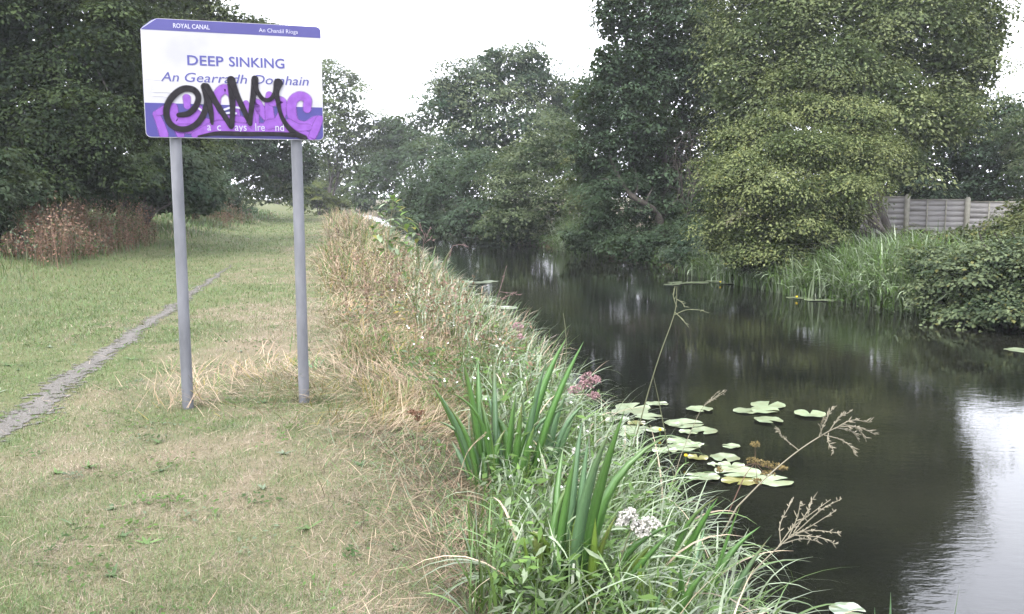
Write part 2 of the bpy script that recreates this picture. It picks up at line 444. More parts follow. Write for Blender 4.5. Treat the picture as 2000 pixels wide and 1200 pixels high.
def make_tree(name, label, cat, base, lobes_l, n, leaf, clump, colA, colB, trunk_r=.2, lean=None, stems=1, twigs=26, group=None, bark=None, **kw):
    lobes = lobes_px(lobes_l)
    base = np.asarray(base, float)
    if len(base) == 2: base = np.array([base[0], base[1], float(ground_z(base[0], base[1])) - .1])
    root = empty(name, base, label, cat, group)
    g, tips = make_crown(lobes, n, leaf, clump, np.asarray(colA, float), np.asarray(colB, float), **kw)
    g.build('crown', M_leaf, root, offset=base)
    tg = Geo()
    cen = np.mean([c for c, r in lobes], axis=0)
    low = min(c[2] for c, r in lobes)
    for s in range(stems):
        b0 = base + np.array([rng.normal(0, .25), rng.normal(0, .25), 0]) * (s > 0)
        top = np.array([base[0] * .5 + cen[0] * .5 + rng.normal(0, .4), base[1] * .5 + cen[1] * .5, max(low, base[2] + 1.2)])
        if lean is not None: top = np.asarray(lean, float)
        midp = (b0 + top) / 2 + rng.normal(0, .12, 3) * np.array([1, 1, 0])
        tr = bez(b0, midp, top, 7)
        add_tube(tg, tr, np.linspace(trunk_r * 1.25, trunk_r * .75, 7) / math.sqrt(stems), 9)
        for i, (c, r) in enumerate(lobes):
            if i % stems != s: continue
            k = rng.integers(3, 7) if c[2] > top[2] else rng.integers(2, 5)
            e = c + rng.normal(0, .12, 3) * r
            add_tube(tg, bez(tr[k], (tr[k] + e) / 2 + np.array([0, 0, .25 * np.linalg.norm(e - tr[k]) * .4]), e, 7), np.linspace(trunk_r * .5, trunk_r * .12, 7) / math.sqrt(stems), 6)
            for q in range(twigs // len(lobes) + 1):
                t = c + sph(1)[0] * r * rng.uniform(.75, .98)
                add_tube(tg, bez(c + (e - c) * .5, (c + t) / 2 + rng.normal(0, .08, 3) * r, t, 5), np.linspace(trunk_r * .13, trunk_r * .03, 5), 4)
    tg.build('trunk', bark or M_bark, root, smooth=True, offset=base)
    return root

DK = (.015, .031, .013); DK2 = (.034, .056, .022)
MG = (.030, .054, .020); MG2 = (.070, .105, .036)
BL = (.029, .056, .032); BL2 = (.074, .116, .064)
OL = (.064, .090, .034); OL2 = (.200, .228, .092)
WL = (.066, .090, .046); WL2 = (.135, .165, .085)

# -- right bank, far to near
make_tree('bank_tree', 'small distant tree where the canal bends out of sight', 'tree', (-13.2, 104),
          [(735, 330, 104, 45, 70), (770, 290, 108, 40, 50), (712, 385, 100, 30, 40)], 10000, .34, 1.0, MG, MG2, .2)
make_tree('bank_tree', 'rounded green tree left of the tall feathery one over the canal', 'tree', (-9.5, 80),
          [(800, 265, 84, 55, 48), (760, 275, 86, 36, 36), (845, 225, 82, 36, 36), (760, 345, 82, 50, 60), (840, 340, 78, 60, 70), (800, 405, 78, 70, 45)], 19000, .28, .95, MG, BL2, .25)
make_tree('bank_tree', 'tall broad tree with airy crown in the middle of the far bank', 'tree', (1.0, 58),
          [(1000, 165, 58, 70, 62), (1040, 130, 59, 40, 45), (930, 190, 57, 65, 65), (1070, 200, 60, 60, 65), (885, 220, 57, 34, 60), (990, 270, 56, 110, 70), (900, 310, 55, 70, 70), (1085, 290, 58, 60, 70), (960, 118, 58, 30, 25), (1115, 205, 58, 45, 50), (870, 180, 58, 26, 30)],
          52000, .2, .85, BL, WL2, .35, fill=.2)
make_tree('bank_tree', 'dark rounded tree low over the water below the airy crown', 'tree', (-1.6, 50),
          [(880, 370, 51, 60, 65), (830, 400, 53, 45, 55), (960, 360, 49, 75, 70), (930, 430, 47, 80, 45), (850, 440, 50, 60, 28), (990, 462, 42, 70, 26)], 26000, .17, .7, DK, BL2, .22)
make_tree('willow_bush', 'greyish olive willow bush leaning over the canal mid-bank', 'bush', (3.4, 42),
          [(1050, 320, 42, 60, 60), (1100, 290, 43, 45, 60), (1010, 385, 41, 65, 60), (1090, 400, 40, 70, 60), (1000, 440, 40, 65, 36)], 30000, .13, .6, MG, WL2, .14, stems=3, droop=.15)
make_tree('ash_sapling', 'pale yellow-green young tree in front of the dark ivy tree', 'tree', (4.5, 37.5),
          [(1140, 320, 37.5, 22, 40), (1130, 370, 37.5, 35, 40), (1160, 410, 37.2, 40, 45)], 6000, .13, .45, OL, (.12, .125, .05), .07)
make_tree('ivy_tree', 'very tall dark ivy-clad tree leaning left with bare trunk showing', 'tree', (7.0, 33.5),
          [(1275, 60, 33, 75, 85), (1200, 30, 33, 45, 60), (1330, -40, 33.5, 80, 90), (1230, 160, 32.5, 75, 70), (1320, 150, 33.5, 85, 80), (1170, 210, 32, 55, 65), (1190, 130, 32.5, 42, 50), (1250, 260, 32, 85, 70), (1370, 90, 35, 45, 110), (1160, 300, 32.5, 60, 60), (1340, 250, 34.5, 45, 50), (1220, -90, 34, 80, 90), (1300, -200, 34, 85, 90), (1310, 330, 34.5, 70, 60), (1370, 370, 34.5, 55, 60), (1190, 350, 33, 60, 45), (1400, 300, 37, 40, 60), (1270, 350, 31.8, 60, 40), (1340, 405, 31.6, 60, 45), (1390, 200, 36, 45, 80), (1400, 60, 37, 40, 80)],
          84000, .125, .62, DK, BL2, .3, lean=P(1235, 345, 33), under=.8, fill=.4)
make_tree('bank_shrub', 'dark shrub hanging over the water under the ivy tree', 'bush', (6.6, 31.5),
          [(1210, 400, 31.5, 75, 60), (1290, 440, 31, 70, 50), (1180, 450, 31.3, 55, 45), (1350, 470, 29, 65, 45), (1250, 485, 29.5, 80, 34), (1130, 470, 33, 40, 34), (1380, 420, 30.5, 50, 50)], 30000, .10, .42, DK, BL2, .1, stems=4)
make_tree('bank_shrub', 'blue-green shrub at the waterline between ivy tree and hawthorn', 'bush', (7.5, 25.5),
          [(1360, 490, 25.5, 60, 40), (1420, 505, 24.5, 45, 30), (1330, 505, 26, 40, 25)], 9000, .09, .32, BL, (.07, .095, .06), .06, stems=4)
make_tree('garden_tree', 'dark leafy tree behind the wooden fence', 'tree', (17.5, 36),
          [(1830, 300, 36, 80, 80), (1920, 330, 35, 75, 60), (1960, 250, 37, 55, 70), (1780, 340, 35, 50, 50), (1880, 240, 37, 70, 70), (2040, 300, 36, 80, 100), (1800, 385, 35, 60, 30), (1880, 385, 34.5, 60, 32), (1960, 385, 34, 60, 34), (1720, 385, 35, 60, 34)], 34000, .14, .6, DK, BL2, .3, under=.9, fill=.3)
make_tree('garden_tree', 'pale open-leaved tree at the edge behind the fence end', 'tree', (21.5, 34),
          [(2000, 260, 33, 50, 60), (2010, 350, 31, 45, 50), (2080, 340, 31, 60, 90)], 7000, .12, .5, MG, WL2, .15)
make_tree('hawthorn_tree', 'huge spreading grey-green tree filling the upper part of the far bank', 'tree', (12.0, 27.5),
          [(1640, 60, 27, 150, 110), (1500, 90, 26.5, 95, 90), (1790, 70, 27.5, 130, 110), (1880, 130, 28, 75, 90), (1450, 190, 26.5, 65, 65), (1560, 190, 25.8, 110, 80), (1700, 200, 25.5, 120, 90), (1820, 230, 27, 100, 70),
           (1560, -60, 27.5, 120, 110), (1720, -90, 28, 140, 120), (1850, -30, 28, 90, 100), (1600, -210, 28, 130, 110), (1760, -230, 28.5, 110, 100), (1480, -30, 27.5, 70, 80), (1680, -330, 28.5, 90, 70), (1740, 310, 26, 70, 60), (1430, 90, 28, 50, 80), (1450, 260, 27, 60, 50), (1640, 130, 25, 90, 70), (1920, 60, 28.5, 50, 70), (1430, -90, 29, 60, 80)],
          142000, .107, .66, (.060, .086, .036), (.175, .203, .090), .2, stems=2, under=.9, fill=.5, flat=.72, sub=7, jitter=.2, contrast=.4)
make_tree('hawthorn_bush', 'yellow-green hawthorn arching low over the water by the reeds', 'tree', (10.1, 22.5),
          [(1580, 215, 24, 70, 36), (1660, 235, 23.5, 70, 36), (1500, 255, 23, 50, 32), (1430, 285, 23, 44, 30), (1395, 335, 22.5, 30, 26), (1720, 285, 23.5, 36, 32), (1560, 300, 22, 105, 52), (1455, 335, 21.5, 55, 40), (1645, 305, 22.5, 70, 50), (1520, 385, 21, 95, 50), (1415, 390, 21.5, 40, 40), (1395, 440, 21.5, 26, 34), (1620, 385, 21.5, 85, 52), (1690, 345, 22.5, 40, 42),
           (1560, 450, 21, 85, 38), (1470, 455, 21.3, 60, 40), (1640, 435, 21.8, 46, 34), (1450, 500, 21, 45, 24), (1520, 495, 20.8, 50, 24), (1400, 470, 22, 26, 30), (1640, 165, 24.5, 50, 30), (1540, 160, 24.5, 36, 24)],
          112000, .069, .44, OL, OL2, .16, stems=4, under=.85, flat=.62, jitter=.2, yellow=.04, sub=8, fill=.4, contrast=.4)

# bare leaning trunk and grey dead twigs beside the ivy tree
M_dead = plain_mat('bare_grey_wood', (.03, .026, .021), (.06, .053, .045), 8, .9, .2, .6, 14, stretch=(1, 1, .4))
lb = P(1296, 442, 30.4); lb[2] -= .5
lt = empty('leaning_trunk', lb, 'bare brown trunk leaning left over the water from below the ivy tree', 'trunk')
g = Geo(); add_tube(g, catmull_([lb, P(1287, 425, 30.4), P(1266, 402, 30.2), P(1238, 386, 30.2), P(1218, 362, 30.8), P(1196, 318, 31.8), P(1180, 270, 32.5)]), np.linspace(.13, .04, 31) * (1 + .12 * np.sin(np.arange(31) * 1.7)), 9); g.build('trunk', M_dead, lt, smooth=True, offset=lb)
for p_ in ([(1262, 400, 30.2), (1266, 384, 30.1), (1276, 366, 30.3)], [(1218, 362, 30.8), (1196, 352, 30.6), (1176, 350, 30.8)], [(1238, 386, 30.2), (1246, 362, 30.6), (1240, 330, 31)]):
    g = Geo(); add_tube(g, catmull_([P(*q) for q in p_]), np.linspace(.05, .012, 11), 6); g.build('branch', M_dead, lt, smooth=True, offset=lb)
db = P(1345, 430, 30.2); db[2] = float(ground_z(db[0], db[1])) - .1
dt = empty('dead_shrub', db, 'tangle of bare grey branches between ivy tree and hawthorn', 'dead shrub')
for q, (x0, y0, x1, y1, x2, y2) in enumerate(((1345, 430, 1330, 360, 1305, 270), (1342, 425, 1350, 340, 1330, 260), (1345, 420, 1365, 350, 1345, 290), (1340, 400, 1310, 330, 1322, 280), (1350, 410, 1385, 360, 1370, 300), (1345, 440, 1325, 390, 1335, 310), (1348, 400, 1372, 330, 1360, 262))):
    g = Geo(); c = bez(db if q == 0 else P(x0, y0, 30.2), P(x1, y1, 30.2 + rng.normal(0, .3)), P(x2 + rng.normal(0, 12), y2, 30.6 + rng.normal(0, .5)), 9); c[2:] += rng.normal(0, .06, (7, 3)); add_tube(g, c, np.linspace(.028, .008, 9), 5)
    for w in range(12):
        k = rng.integers(2, 9); e = c[k] + rng.normal(0, .4, 3) + np.array([0, 0, -.15]); add_tube(g, bez(c[k], (c[k] + e) / 2 + rng.normal(0, .1, 3), e, 4), np.linspace(.012, .005, 4), 4)
    g.build('branch', M_dead, dt, smooth=True, offset=db)

# -- left hedgerow, near to far
make_tree('ivy_tree', 'tall dark ivy-covered tree at the upper corner left of the sign', 'tree', (-11.8, 22.5),
          [(80, 70, 22, 120, 110), (190, 120, 21.5, 90, 85), (40, 210, 21, 100, 100), (170, 240, 21, 100, 85), (240, 60, 23, 70, 90), (110, -60, 22.5, 140, 110), (-60, 60, 21, 120, 150), (60, 320, 20.5, 110, 70), (180, 330, 21, 90, 55), (260, 230, 22.5, 60, 80), (-90, 250, 20, 120, 120), (20, -200, 23, 160, 120)],
          72000, .095, .55, (.012, .024, .010), (.058, .084, .030), .35, under=.9, fill=.7, stems=2, contrast=.35)
make_tree('hedge_tree', 'lighter green tree whose branches show above the sign', 'tree', (-13.0, 30),
          [(330, 60, 30, 95, 80), (420, 70, 31, 80, 60), (300, 170, 29, 80, 80), (400, 190, 31, 100, 80), (250, -50, 30, 110, 90), (380, -20, 31, 60, 50), (330, 280, 29.5, 90, 60), (500, 60, 32, 40, 26)],
          42000, .11, .55, (.028, .042, .018), (.085, .108, .04), .25, under=.85, fill=.6)
make_tree('hedge_shrub', 'leafy blue-green elder shrub left of the near signpost', 'bush', (-11.6, 25),
          [(300, 345, 25.5, 75, 50), (370, 350, 27, 55, 50), (240, 355, 24.5, 60, 45), (400, 385, 29, 45, 40), (330, 380, 26, 80, 30), (180, 365, 24, 60, 30)], 22000, .12, .4, BL, (.07, .092, .05), .08, stems=5)
make_tree('hedge_shrub', 'dark bramble shrub at the edge of the picture above the brown weeds', 'bush', (-10.6, 18),
          [(10, 380, 18.5, 70, 45), (-70, 400, 17, 90, 60), (90, 375, 20, 60, 30), (-10, 440, 17.5, 40, 25), (-20, 330, 18, 60, 50)], 15000, .10, .32, DK, (.06, .08, .045), .07, stems=5)
make_tree('hedge', 'long dark hawthorn hedge closing the foot of the left trees', 'hedge', (-14.5, 28),
          [(-80, 385, 23, 100, 60), (40, 380, 25, 80, 45), (130, 385, 27, 70, 40), (220, 388, 30, 70, 36), (300, 390, 33, 70, 34), (370, 392, 38, 60, 30), (430, 392, 46, 50, 28), (100, 330, 27, 100, 50), (250, 335, 31, 90, 45)], 26000, .12, .5, DK, (.05, .07, .04), .08, stems=5, under=.9, fill=.4)
make_tree('hedge_tree', 'dark tree arching over the path below the sign panel', 'tree', (-19.5, 56),
          [(470, 300, 56, 80, 55), (540, 280, 58, 60, 60), (430, 240, 54, 90, 90), (520, 200, 57, 80, 70), (590, 320, 62, 40, 50), (560, 345, 62, 50, 35), (400, 330, 50, 60, 60), (330, 200, 52, 90, 100)],
          28000, .2, .8, DK, BL2, .35, under=.85, fill=.5)
make_tree('hedge_shrub', 'rounded green shrub where the grassy path disappears', 'bush', (-18.0, 58),
          [(500, 365, 58, 45, 45), (540, 360, 64, 45, 45), (470, 385, 55, 25, 30), (575, 375, 70, 35, 35)], 9000, .19, .6, MG, (.085, .1, .045), .1, stems=4)
make_tree('hedge_shrub', 'shadowed shrub under the arching tree beside the path', 'bush', (-17.6, 46),
          [(420, 385, 46, 50, 42), (375, 400, 40, 50, 32), (450, 410, 48, 34, 22)], 7000, .16, .5, BL, BL2, .1, stems=4)
make_tree('towpath_tree', 'slender pale tree with thin dark trunks right of the sign', 'tree', (-17.6, 84),
          [(650, 190, 84, 62, 55), (690, 245, 85, 50, 45), (640, 265, 83, 60, 50), (620, 160, 84, 36, 30), (665, 320, 86, 60, 40), (600, 220, 84, 50, 60), (720, 290, 88, 26, 30)],
          26000, .26, .9, (.055, .08, .034), (.12, .155, .06), .2, stems=3, fill=.1)
make_tree('towpath_tree', 'low rounded trees closing the far end of the towpath', 'tree', (-32, 118),
          [(610, 370, 118, 45, 36), (650, 375, 110, 40, 36), (560, 360, 130, 60, 42), (690, 372, 106, 36, 40), (630, 340, 120, 50, 40)], 9000, .42, 1.2, MG, (.095, .11, .05), .25)
make_tree('towpath_shrub', 'bright yellow-green shrub at the far bend by the thin trunks', 'bush', (-16.8, 76),
          [(612, 385, 76, 22, 28), (655, 400, 78, 30, 22), (590, 400, 74, 14, 20)], 4000, .25, .6, OL, (.14, .16, .05), .06, stems=3)

# ------------------------------------------------------------------ wooden fence on the far bank
M_board = plain_mat('weathered_fence_board', (.24, .23, .225), (.31, .30, .29), 3, .85, .2, .4, 18, stretch=(1, 1, 6))
M_cpost = plain_mat('mossy_fence_post', (.17, .165, .13), (.26, .25, .21), 7, .9, .2, .5, 40)
fa, fb = P(1640, 390, 31.5), P(2120, 390, 27.5)
fdir = (fb - fa); flen = float(np.hypot(fdir[0], fdir[1])); fang = math.atan2(fdir[1], fdir[0]); fu = np.array([math.cos(fang), math.sin(fang), 0])
p1774 = P(1774, 390, 30.4); pw = 1.86
s0 = float(np.dot((p1774 - fa)[:2], fu[:2]))
fence = empty('garden_fence', (fa[0], fa[1], 0), 'weathered grey wooden panel fence with posts stepping down behind the reeds', 'fence')
FO = np.array([fa[0], fa[1], 0])
board_mesh = {}
tops = {-2: 1.54, -1: 1.54, 0: 1.44, 1: 1.37, 2: 1.31, 3: 1.25}
for k in range(-2, 4):
    sl = s0 + k * pw
    z1 = tops[k]; z0 = -.15
    pc = fa + fu * sl
    g = Geo(); zt = max(z1, tops.get(k - 1, z1)) + .07
    add_box(g, (pc[0], pc[1], (zt + z0) / 2), .15, .15, zt - z0, fang); add_box(g, (pc[0], pc[1], zt + .02), .11, .11, .04, fang)
    g.build('post', M_cpost, fence, offset=FO)
    nb = 9; bh = (z1 - z0) / nb
    for i in range(nb):
        key = ('b', k % 2, i % 3)
        cz = z0 + bh * (i + .5)
        c = fa + fu * (sl + pw / 2)
        if key not in board_mesh:
            gb = Geo(); hh = bh * 1.12
            wv_ = np.linspace(-pw / 2 + .085, pw / 2 - .085, 9); jj = rng.normal(0, .006, 9)
            V = []
            for x, j in zip(wv_, jj):
                V += [(x, -.007, -hh / 2 + j), (x, .004, hh / 2), (x, .012, hh / 2), (x, .004, -hh / 2)]
            Fq = []
            for a in range(8):
                for b in range(4):
                    Fq.append((a * 4 + b, a * 4 + (b + 1) % 4, a * 4 + 4 + (b + 1) % 4, a * 4 + 4 + b))
            gb.add(V, Fq); m_ = gb.mesh('board'); m_.materials.append(M_board); board_mesh[key] = m_
        bo = bpy.data.objects.new('board', board_mesh[key]); col.objects.link(bo); bo.parent = fence
        bo.location = (c[0] - FO[0], c[1] - FO[1], cz); bo.rotation_euler = (rng.normal(0, .015), rng.normal(0, .004), fang)
    for t in (.035, .345, .655, .965):
        g = Geo(); c = fa + fu * (sl + pw * t) - np.array([-math.sin(fang), math.cos(fang), 0]) * .035
        add_box(g, (c[0], c[1], (z0 + z1) / 2), .045, .03, z1 - z0, fang); g.build('batten', M_cpost, fence, offset=FO)
    g = Geo(); c = fa + fu * (sl + pw / 2); add_box(g, (c[0], c[1], z1 + .02), pw - .16, .07, .035, fang); g.build('capping_rail', M_cpost, fence, offset=FO)

# ------------------------------------------------------------------ the sign
def sign_mats():
    d = {}
    m, nt, bs, out = new_mat('sign_white'); f = noise_fac(nt, 3, 5, .35, .7)
    nt.links.new(mixc(nt, f, (.31, .305, .32), (.235, .235, .255)), bs.inputs['Base Color']); bs.inputs['Roughness'].default_value = .35; d['white'] = m
    d['blue'] = plain_mat('sign_blue', (.018, .015, .115), (.022, .018, .13), 5, .4, .4)
    d['head'] = plain_mat('sign_faded_blue', (.028, .025, .125), (.036, .033, .145), 5, .4, .4)
    d['ink'] = plain_mat('sign_ink', (.04, .04, .16), (.048, .048, .175), 5, .5, .3)
    d['wtext'] = plain_mat('sign_white_ink', (.28, .28, .34), (.32, .32, .38), 5, .5, .3)
    d['post'] = plain_mat('galvanised_post', (.085, .088, .098), (.145, .149, .163), 9, .55, .4, .2, 60, metal=.2, stretch=(1, 1, .3))
    d['back'] = plain_mat('sign_back', (.25, .25, .26), (.3, .3, .31), 5, .5, .5, metal=.4)
    for n, c in (('purple', (.125, .048, .215)), ('black', (.008, .007, .009))):
        m, nt, bs, out = new_mat('spray_' + n)
        f = noise_fac(nt, 25, 4, .3, .7)
        nt.links.new(mixc(nt, f, c, tuple(min(1, x * 1.25 + .008) for x in c)), bs.inputs['Base Color']); bs.inputs['Roughness'].default_value = .75; bs.inputs['Specular IOR Level'].default_value = .12
        a = nd(nt, 'ShaderNodeAttribute', attribute_name='col'); tr = nd(nt, 'ShaderNodeBsdfTransparent'); mx = nd(nt, 'ShaderNodeMixShader')
        sp = nd(nt, 'ShaderNodeSeparateColor'); nt.links.new(a.outputs['Color'], sp.inputs[0])
        nt.links.new(sp.outputs[0], mx.inputs[0]); nt.links.new(tr.outputs[0], mx.inputs[1]); nt.links.new(bs.outputs[0], mx.inputs[2]); nt.links.new(mx.outputs[0], out.inputs['Surface'])
        d[n] = m
    return d
SM = sign_mats()
lp, rp = G(367, 800), G(594, 783)
SANG = R(16.0)
smid = (lp + rp) / 2
sx = np.array([math.cos(SANG), math.sin(SANG), 0]); sy = np.array([-math.sin(SANG), math.cos(SANG), 0])
def on_plane(px, py, off):
    d = ray(px, py); o = smid + sy * off
    return ORG + d * (np.dot(o - ORG, sy) / np.dot(d, sy))
OFFP = -.065
def loc_(p): q = p - smid; return float(np.dot(q, sx)), float(p[2])
cTL, cTR, cBL, cBR = [loc_(on_plane(a, b, OFFP)) for a, b in ((272, 36), (627, 51), (286, 270), (632, 273))]
XL, XR, ZT, ZB = (cTL[0] + cBL[0]) / 2, (cTR[0] + cBR[0]) / 2, (cTL[1] + cTR[1]) / 2, (cBL[1] + cBR[1]) / 2
SW, SH = XR - XL, ZT - ZB
print('SIGN', XL, XR, ZT, ZB, SW, SH)
sign = empty('canal_sign', (smid[0], smid[1], 0), 'white and blue canal name sign covered in purple and black graffiti on two metal posts', 'sign')
sign.rotation_euler = (0, 0, SANG)

def rounded(x0, x1, z0, z1, r, corners='1111', seg=6):
    pts = []
    for (cx, cz, a0, fl) in ((x1 - r, z1 - r, 0, corners[1]), (x0 + r, z1 - r, 90, corners[0]), (x0 + r, z0 + r, 180, corners[2]), (x1 - r, z0 + r, 270, corners[3])):
        if fl == '1':
            for k in range(seg + 1):
                a = R(a0 + 90 * k / seg); pts.append((cx + r * math.cos(a), cz + r * math.sin(a)))
        else:
            pts.append({0: (x1, z1), 90: (x0, z1), 180: (x0, z0), 270: (x1, z0)}[a0])
    return pts
def ngon_obj(name, pts, y, mat, parent, thick=0.0):
    n = len(pts); v = [(x, y, z) for x, z in pts]; f = [tuple(range(n))[::-1]]
    if thick:
        v += [(x, y + thick, z) for x, z in pts]; f.append(tuple(range(n, 2 * n)))
        f += [(i, (i + 1) % n, n + (i + 1) % n, n + i) for i in range(n)]
    m = bpy.data.meshes.new(name); m.from_pydata(v, [], f); m.materials.append(mat); m.update()
    o = bpy.data.objects.new(name, m); col.objects.link(o); o.parent = parent
    return o
CUT = .105   # the bent corner
body_pts = rounded(XL, XR, ZB, ZT, .035, '0111')
body_pts = [p for p in body_pts if not (p[0] == XL and p[1] == ZT)]
i_ins = 7
body_pts = body_pts[:i_ins] + [(XL + CUT, ZT), (XL, ZT - .075)] + body_pts[i_ins:]
panel = ngon_obj('panel', body_pts, OFFP, SM['white'], sign, .012)
hb = SH * .098; fbh = SH * .292
hp = rounded(XL + .004, XR - .004, ZT - hb, ZT - .003, .032, '0100')
hp = [p for p in hp if not (abs(p[0] - XL - .004) < 1e-6 and p[1] > ZT - .01)]
hp = hp[:7] + [(XL + CUT, ZT - .003), (XL + .004, ZT - .075)] + hp[7:]
ngon_obj('header_band', hp, OFFP - .0015, SM['head'], panel)
ngon_obj('footer_band', rounded(XL + .004, XR - .004, ZB + .004, ZB + fbh, .032, '0011'), OFFP - .0015, SM['blue'], panel)
# corner folded backwards
gfl = Geo()
A = np.array([XL + CUT, OFFP, ZT]); B = np.array([XL, OFFP, ZT - .075])
tip = np.array([XL + .03, OFFP + .07, ZT - .03]); mA = (A + tip) / 2 + np.array([0, -.012, .004]); mB = (B + tip) / 2 + np.array([0, -.016, -.002])
fv = [A, B, mB, mA, tip]; th = np.array([0, .004, 0])
gfl.add(fv + [p + th for p in fv], [(0, 1, 2, 3), (5, 8, 7, 6), (0, 3, 8, 5), (1, 6, 7, 2)])
gfl.add([mA, mB, tip, mA + th, mB + th, tip + th], [(0, 1, 2), (3, 5, 4)])
tag(gfl.build('bent_corner', SM['head'], sign), 'bent back upper corner of the sign panel')
# posts and rails
for p in (lp, rp):
    q = loc_(p)[0]
    g = Geo(); zz = np.array([-.25, .02, 1.0, ZT - .06, ZT - .05]); rr = np.array([.039, .039, .039, .039, .036])
    add_tube(g, np.stack([np.full(5, q), np.zeros(5), zz], 1), rr, 20)
    an = np.linspace(0, 2 * math.pi, 20, endpoint=False)
    g.add(np.stack([q + .036 * np.cos(an), .036 * np.sin(an), np.full(20, ZT - .05)], 1), [tuple(range(20))])
    po = g.build('post', SM['post'], sign, smooth=True)
    for zc in (ZB + .16, ZT - .2):
        g = Geo(); add_box(g, (q, -.046, zc), .11, .012, .035); g.build('clip', SM['back'], po)
for zc in (ZB + .16, ZT - .2):
    g = Geo(); add_box(g, ((XL + XR) / 2, OFFP + .0195, zc), SW * .94, .013, .04); g.build('rail', SM['back'], sign)

def crop_to_local(cx, cy):
    u, v = (cx - 100) / 1568, (cy - 60) / 1050
    for _ in range(4):
        t, b = 62 + 73 * u, 1110 + 15 * u; v = (cy - t) / (b - t)
        l, r = 97 + 53 * v, 1668 + 32 * v; u = (cx - l) / (r - l)
    return XL + u * SW, ZT - v * SH
PXM = SW / 1560.0     # metres for one pixel of that enlargement

def text_part(body, cx0, cx1, cy_base, size_px, mat, y, shear=0.0, bold=0.0, name='lettering', parent=None):
    cu = bpy.data.curves.new('lettering', 'FONT'); cu.body = body; cu.size = 1.0; cu.shear = shear; cu.offset = bold
    cu.resolution_u = 3
    tmp = bpy.data.objects.new('lettering_tmp', cu); col.objects.link(tmp)
    bpy.context.view_layer.update()
    dg = bpy.context.evaluated_depsgraph_get()
    me = bpy.data.meshes.new_from_object(tmp.evaluated_get(dg)); bpy.data.objects.remove(tmp)
    n = len(me.vertices); co = np.zeros(n * 3); me.vertices.foreach_get('co', co); co = co.reshape(-1, 3)
    x0, z0 = crop_to_local(cx0, cy_base[0]); x1, z1 = crop_to_local(cx1, cy_base[1])
    s = (x1 - x0) / (co[:, 0].max() - co[:, 0].min())
    sz = size_px * PXM / .72 if size_px else s
    nx = x0 + (co[:, 0] - co[:, 0].min()) * s
    nz = (z0 + z1) / 2 + co[:, 1] * sz
    me.vertices.foreach_set('co', np.stack([nx, np.full(n, y), nz], 1).ravel().astype(np.float32))
    me.materials.clear(); me.materials.append(mat); me.update()
    o = bpy.data.objects.new(name, me); col.objects.link(o); o.parent = parent or panel
    return o
text_part('ROYAL CANAL', 375, 685, (150, 163), 40, SM['wtext'], OFFP - .003, bold=.015)
text_part('An Chan\u00e1il R\u00edoga', 1112, 1460, (183, 195), 36, SM['wtext'], OFFP - .003)
text_part('DEEP', 496, 806, (472, 478), 88, SM['ink'], OFFP - .003, bold=.012)
text_part('SINKING', 852, 1340, (482, 493), 88, SM['ink'], OFFP - .003, bold=.012)
for w_, a, b in (('An', 275, 425), ('Gearradh', 475, 1010), ('Domhain', 1072, 1560)):
    text_part(w_, a, b, (613 + (a - 275) * .024, 613 + (b - 275) * .024), 84, SM['ink'], OFFP - .003, shear=.22)
# white pieces of the waterways lettering still showing, and the emblem arcs above it
YT = OFFP - .0085
for s_, a, b in (('a', 668, 700), ('c', 752, 785), ('ays', 905, 1008), ('Ire', 1085, 1168), ('nd', 1262, 1338)):
    text_part(s_, a, b, (1046, 1046), 72, SM['wtext'], YT)
def catmull(pts, n=10):
    pts = [np.asarray(p, float) for p in pts]; pts = [2 * pts[0] - pts[1]] + pts + [2 * pts[-1] - pts[-2]]
    out = []
    for i in range(1, len(pts) - 2):
        p0, p1, p2, p3 = pts[i - 1:i + 3]
        for t in np.linspace(0, 1, n, endpoint=False):
            out.append(.5 * ((2 * p1) + (-p0 + p2) * t + (2 * p0 - 5 * p1 + 4 * p2 - p3) * t * t + (-p0 + 3 * p1 - 3 * p2 + p3) * t ** 3))
    out.append(pts[-2]); return np.array(out)
def stroke(g, pts, y, soft=.22):
    """spray line: points (x, y, width) in the enlargement; opaque core, edges fading out; round ends"""
    c = catmull([(p[0], p[1], p[2]) for p in pts], 9)
    xz = np.array([crop_to_local(a, b) for a, b, _ in c]); w = c[:, 2] * PXM * .5
    t = nrm(np.gradient(xz, axis=0)); nvec = np.stack([-t[:, 1], t[:, 0]], 1)
    a = np.linspace(0, math.pi / 2, 5)[:0:-1]
    xs = [xz[0] - t[0] * w[0] * math.sin(k) for k in a] + list(xz) + [xz[-1] + t[-1] * w[-1] * math.sin(k) for k in a[::-1]]
    ws = [w[0] * math.cos(k) for k in a] + list(w) + [w[-1] * math.cos(k) for k in a[::-1]]
    ns = [nvec[0]] * len(a) + list(nvec) + [nvec[-1]] * len(a)
    xs, ws, ns = np.array(xs), np.array(ws), np.array(ns)
    rows_ = [-1 - soft, -1 + soft, 1 - soft, 1 + soft]; al = [0, 1, 1, 0]
    V, C, Fq = [], [], []
    for p, ww, nn in zip(xs, ws, ns):
        for r_, a_ in zip(rows_, al):
            q = p + nn * ww * r_; q = (min(max(q[0], XL + .003), XR - .003), min(max(q[1], ZB + .003), ZT)); V.append((q[0], y, q[1])); C.append((a_, a_, a_))
    for i in range(len(xs) - 1):
        for k in range(3): b0 = i * 4 + k; Fq.append((b0, b0 + 1, b0 + 5, b0 + 4))
    g.add(V, Fq, np.array(C, float))
for q, arc in enumerate(([(810, 862, 16), (870, 842, 16), (930, 842, 16), (965, 855, 14)], [(800, 900, 16), (860, 888, 16), (915, 893, 16)], [(590, 850, 16), (630, 880, 16), (640, 890, 14)])):
    emb = Geo(); stroke(emb, arc, YT - q * .0002, .1); emb.build('emblem_arc', SM['wtext'], panel)
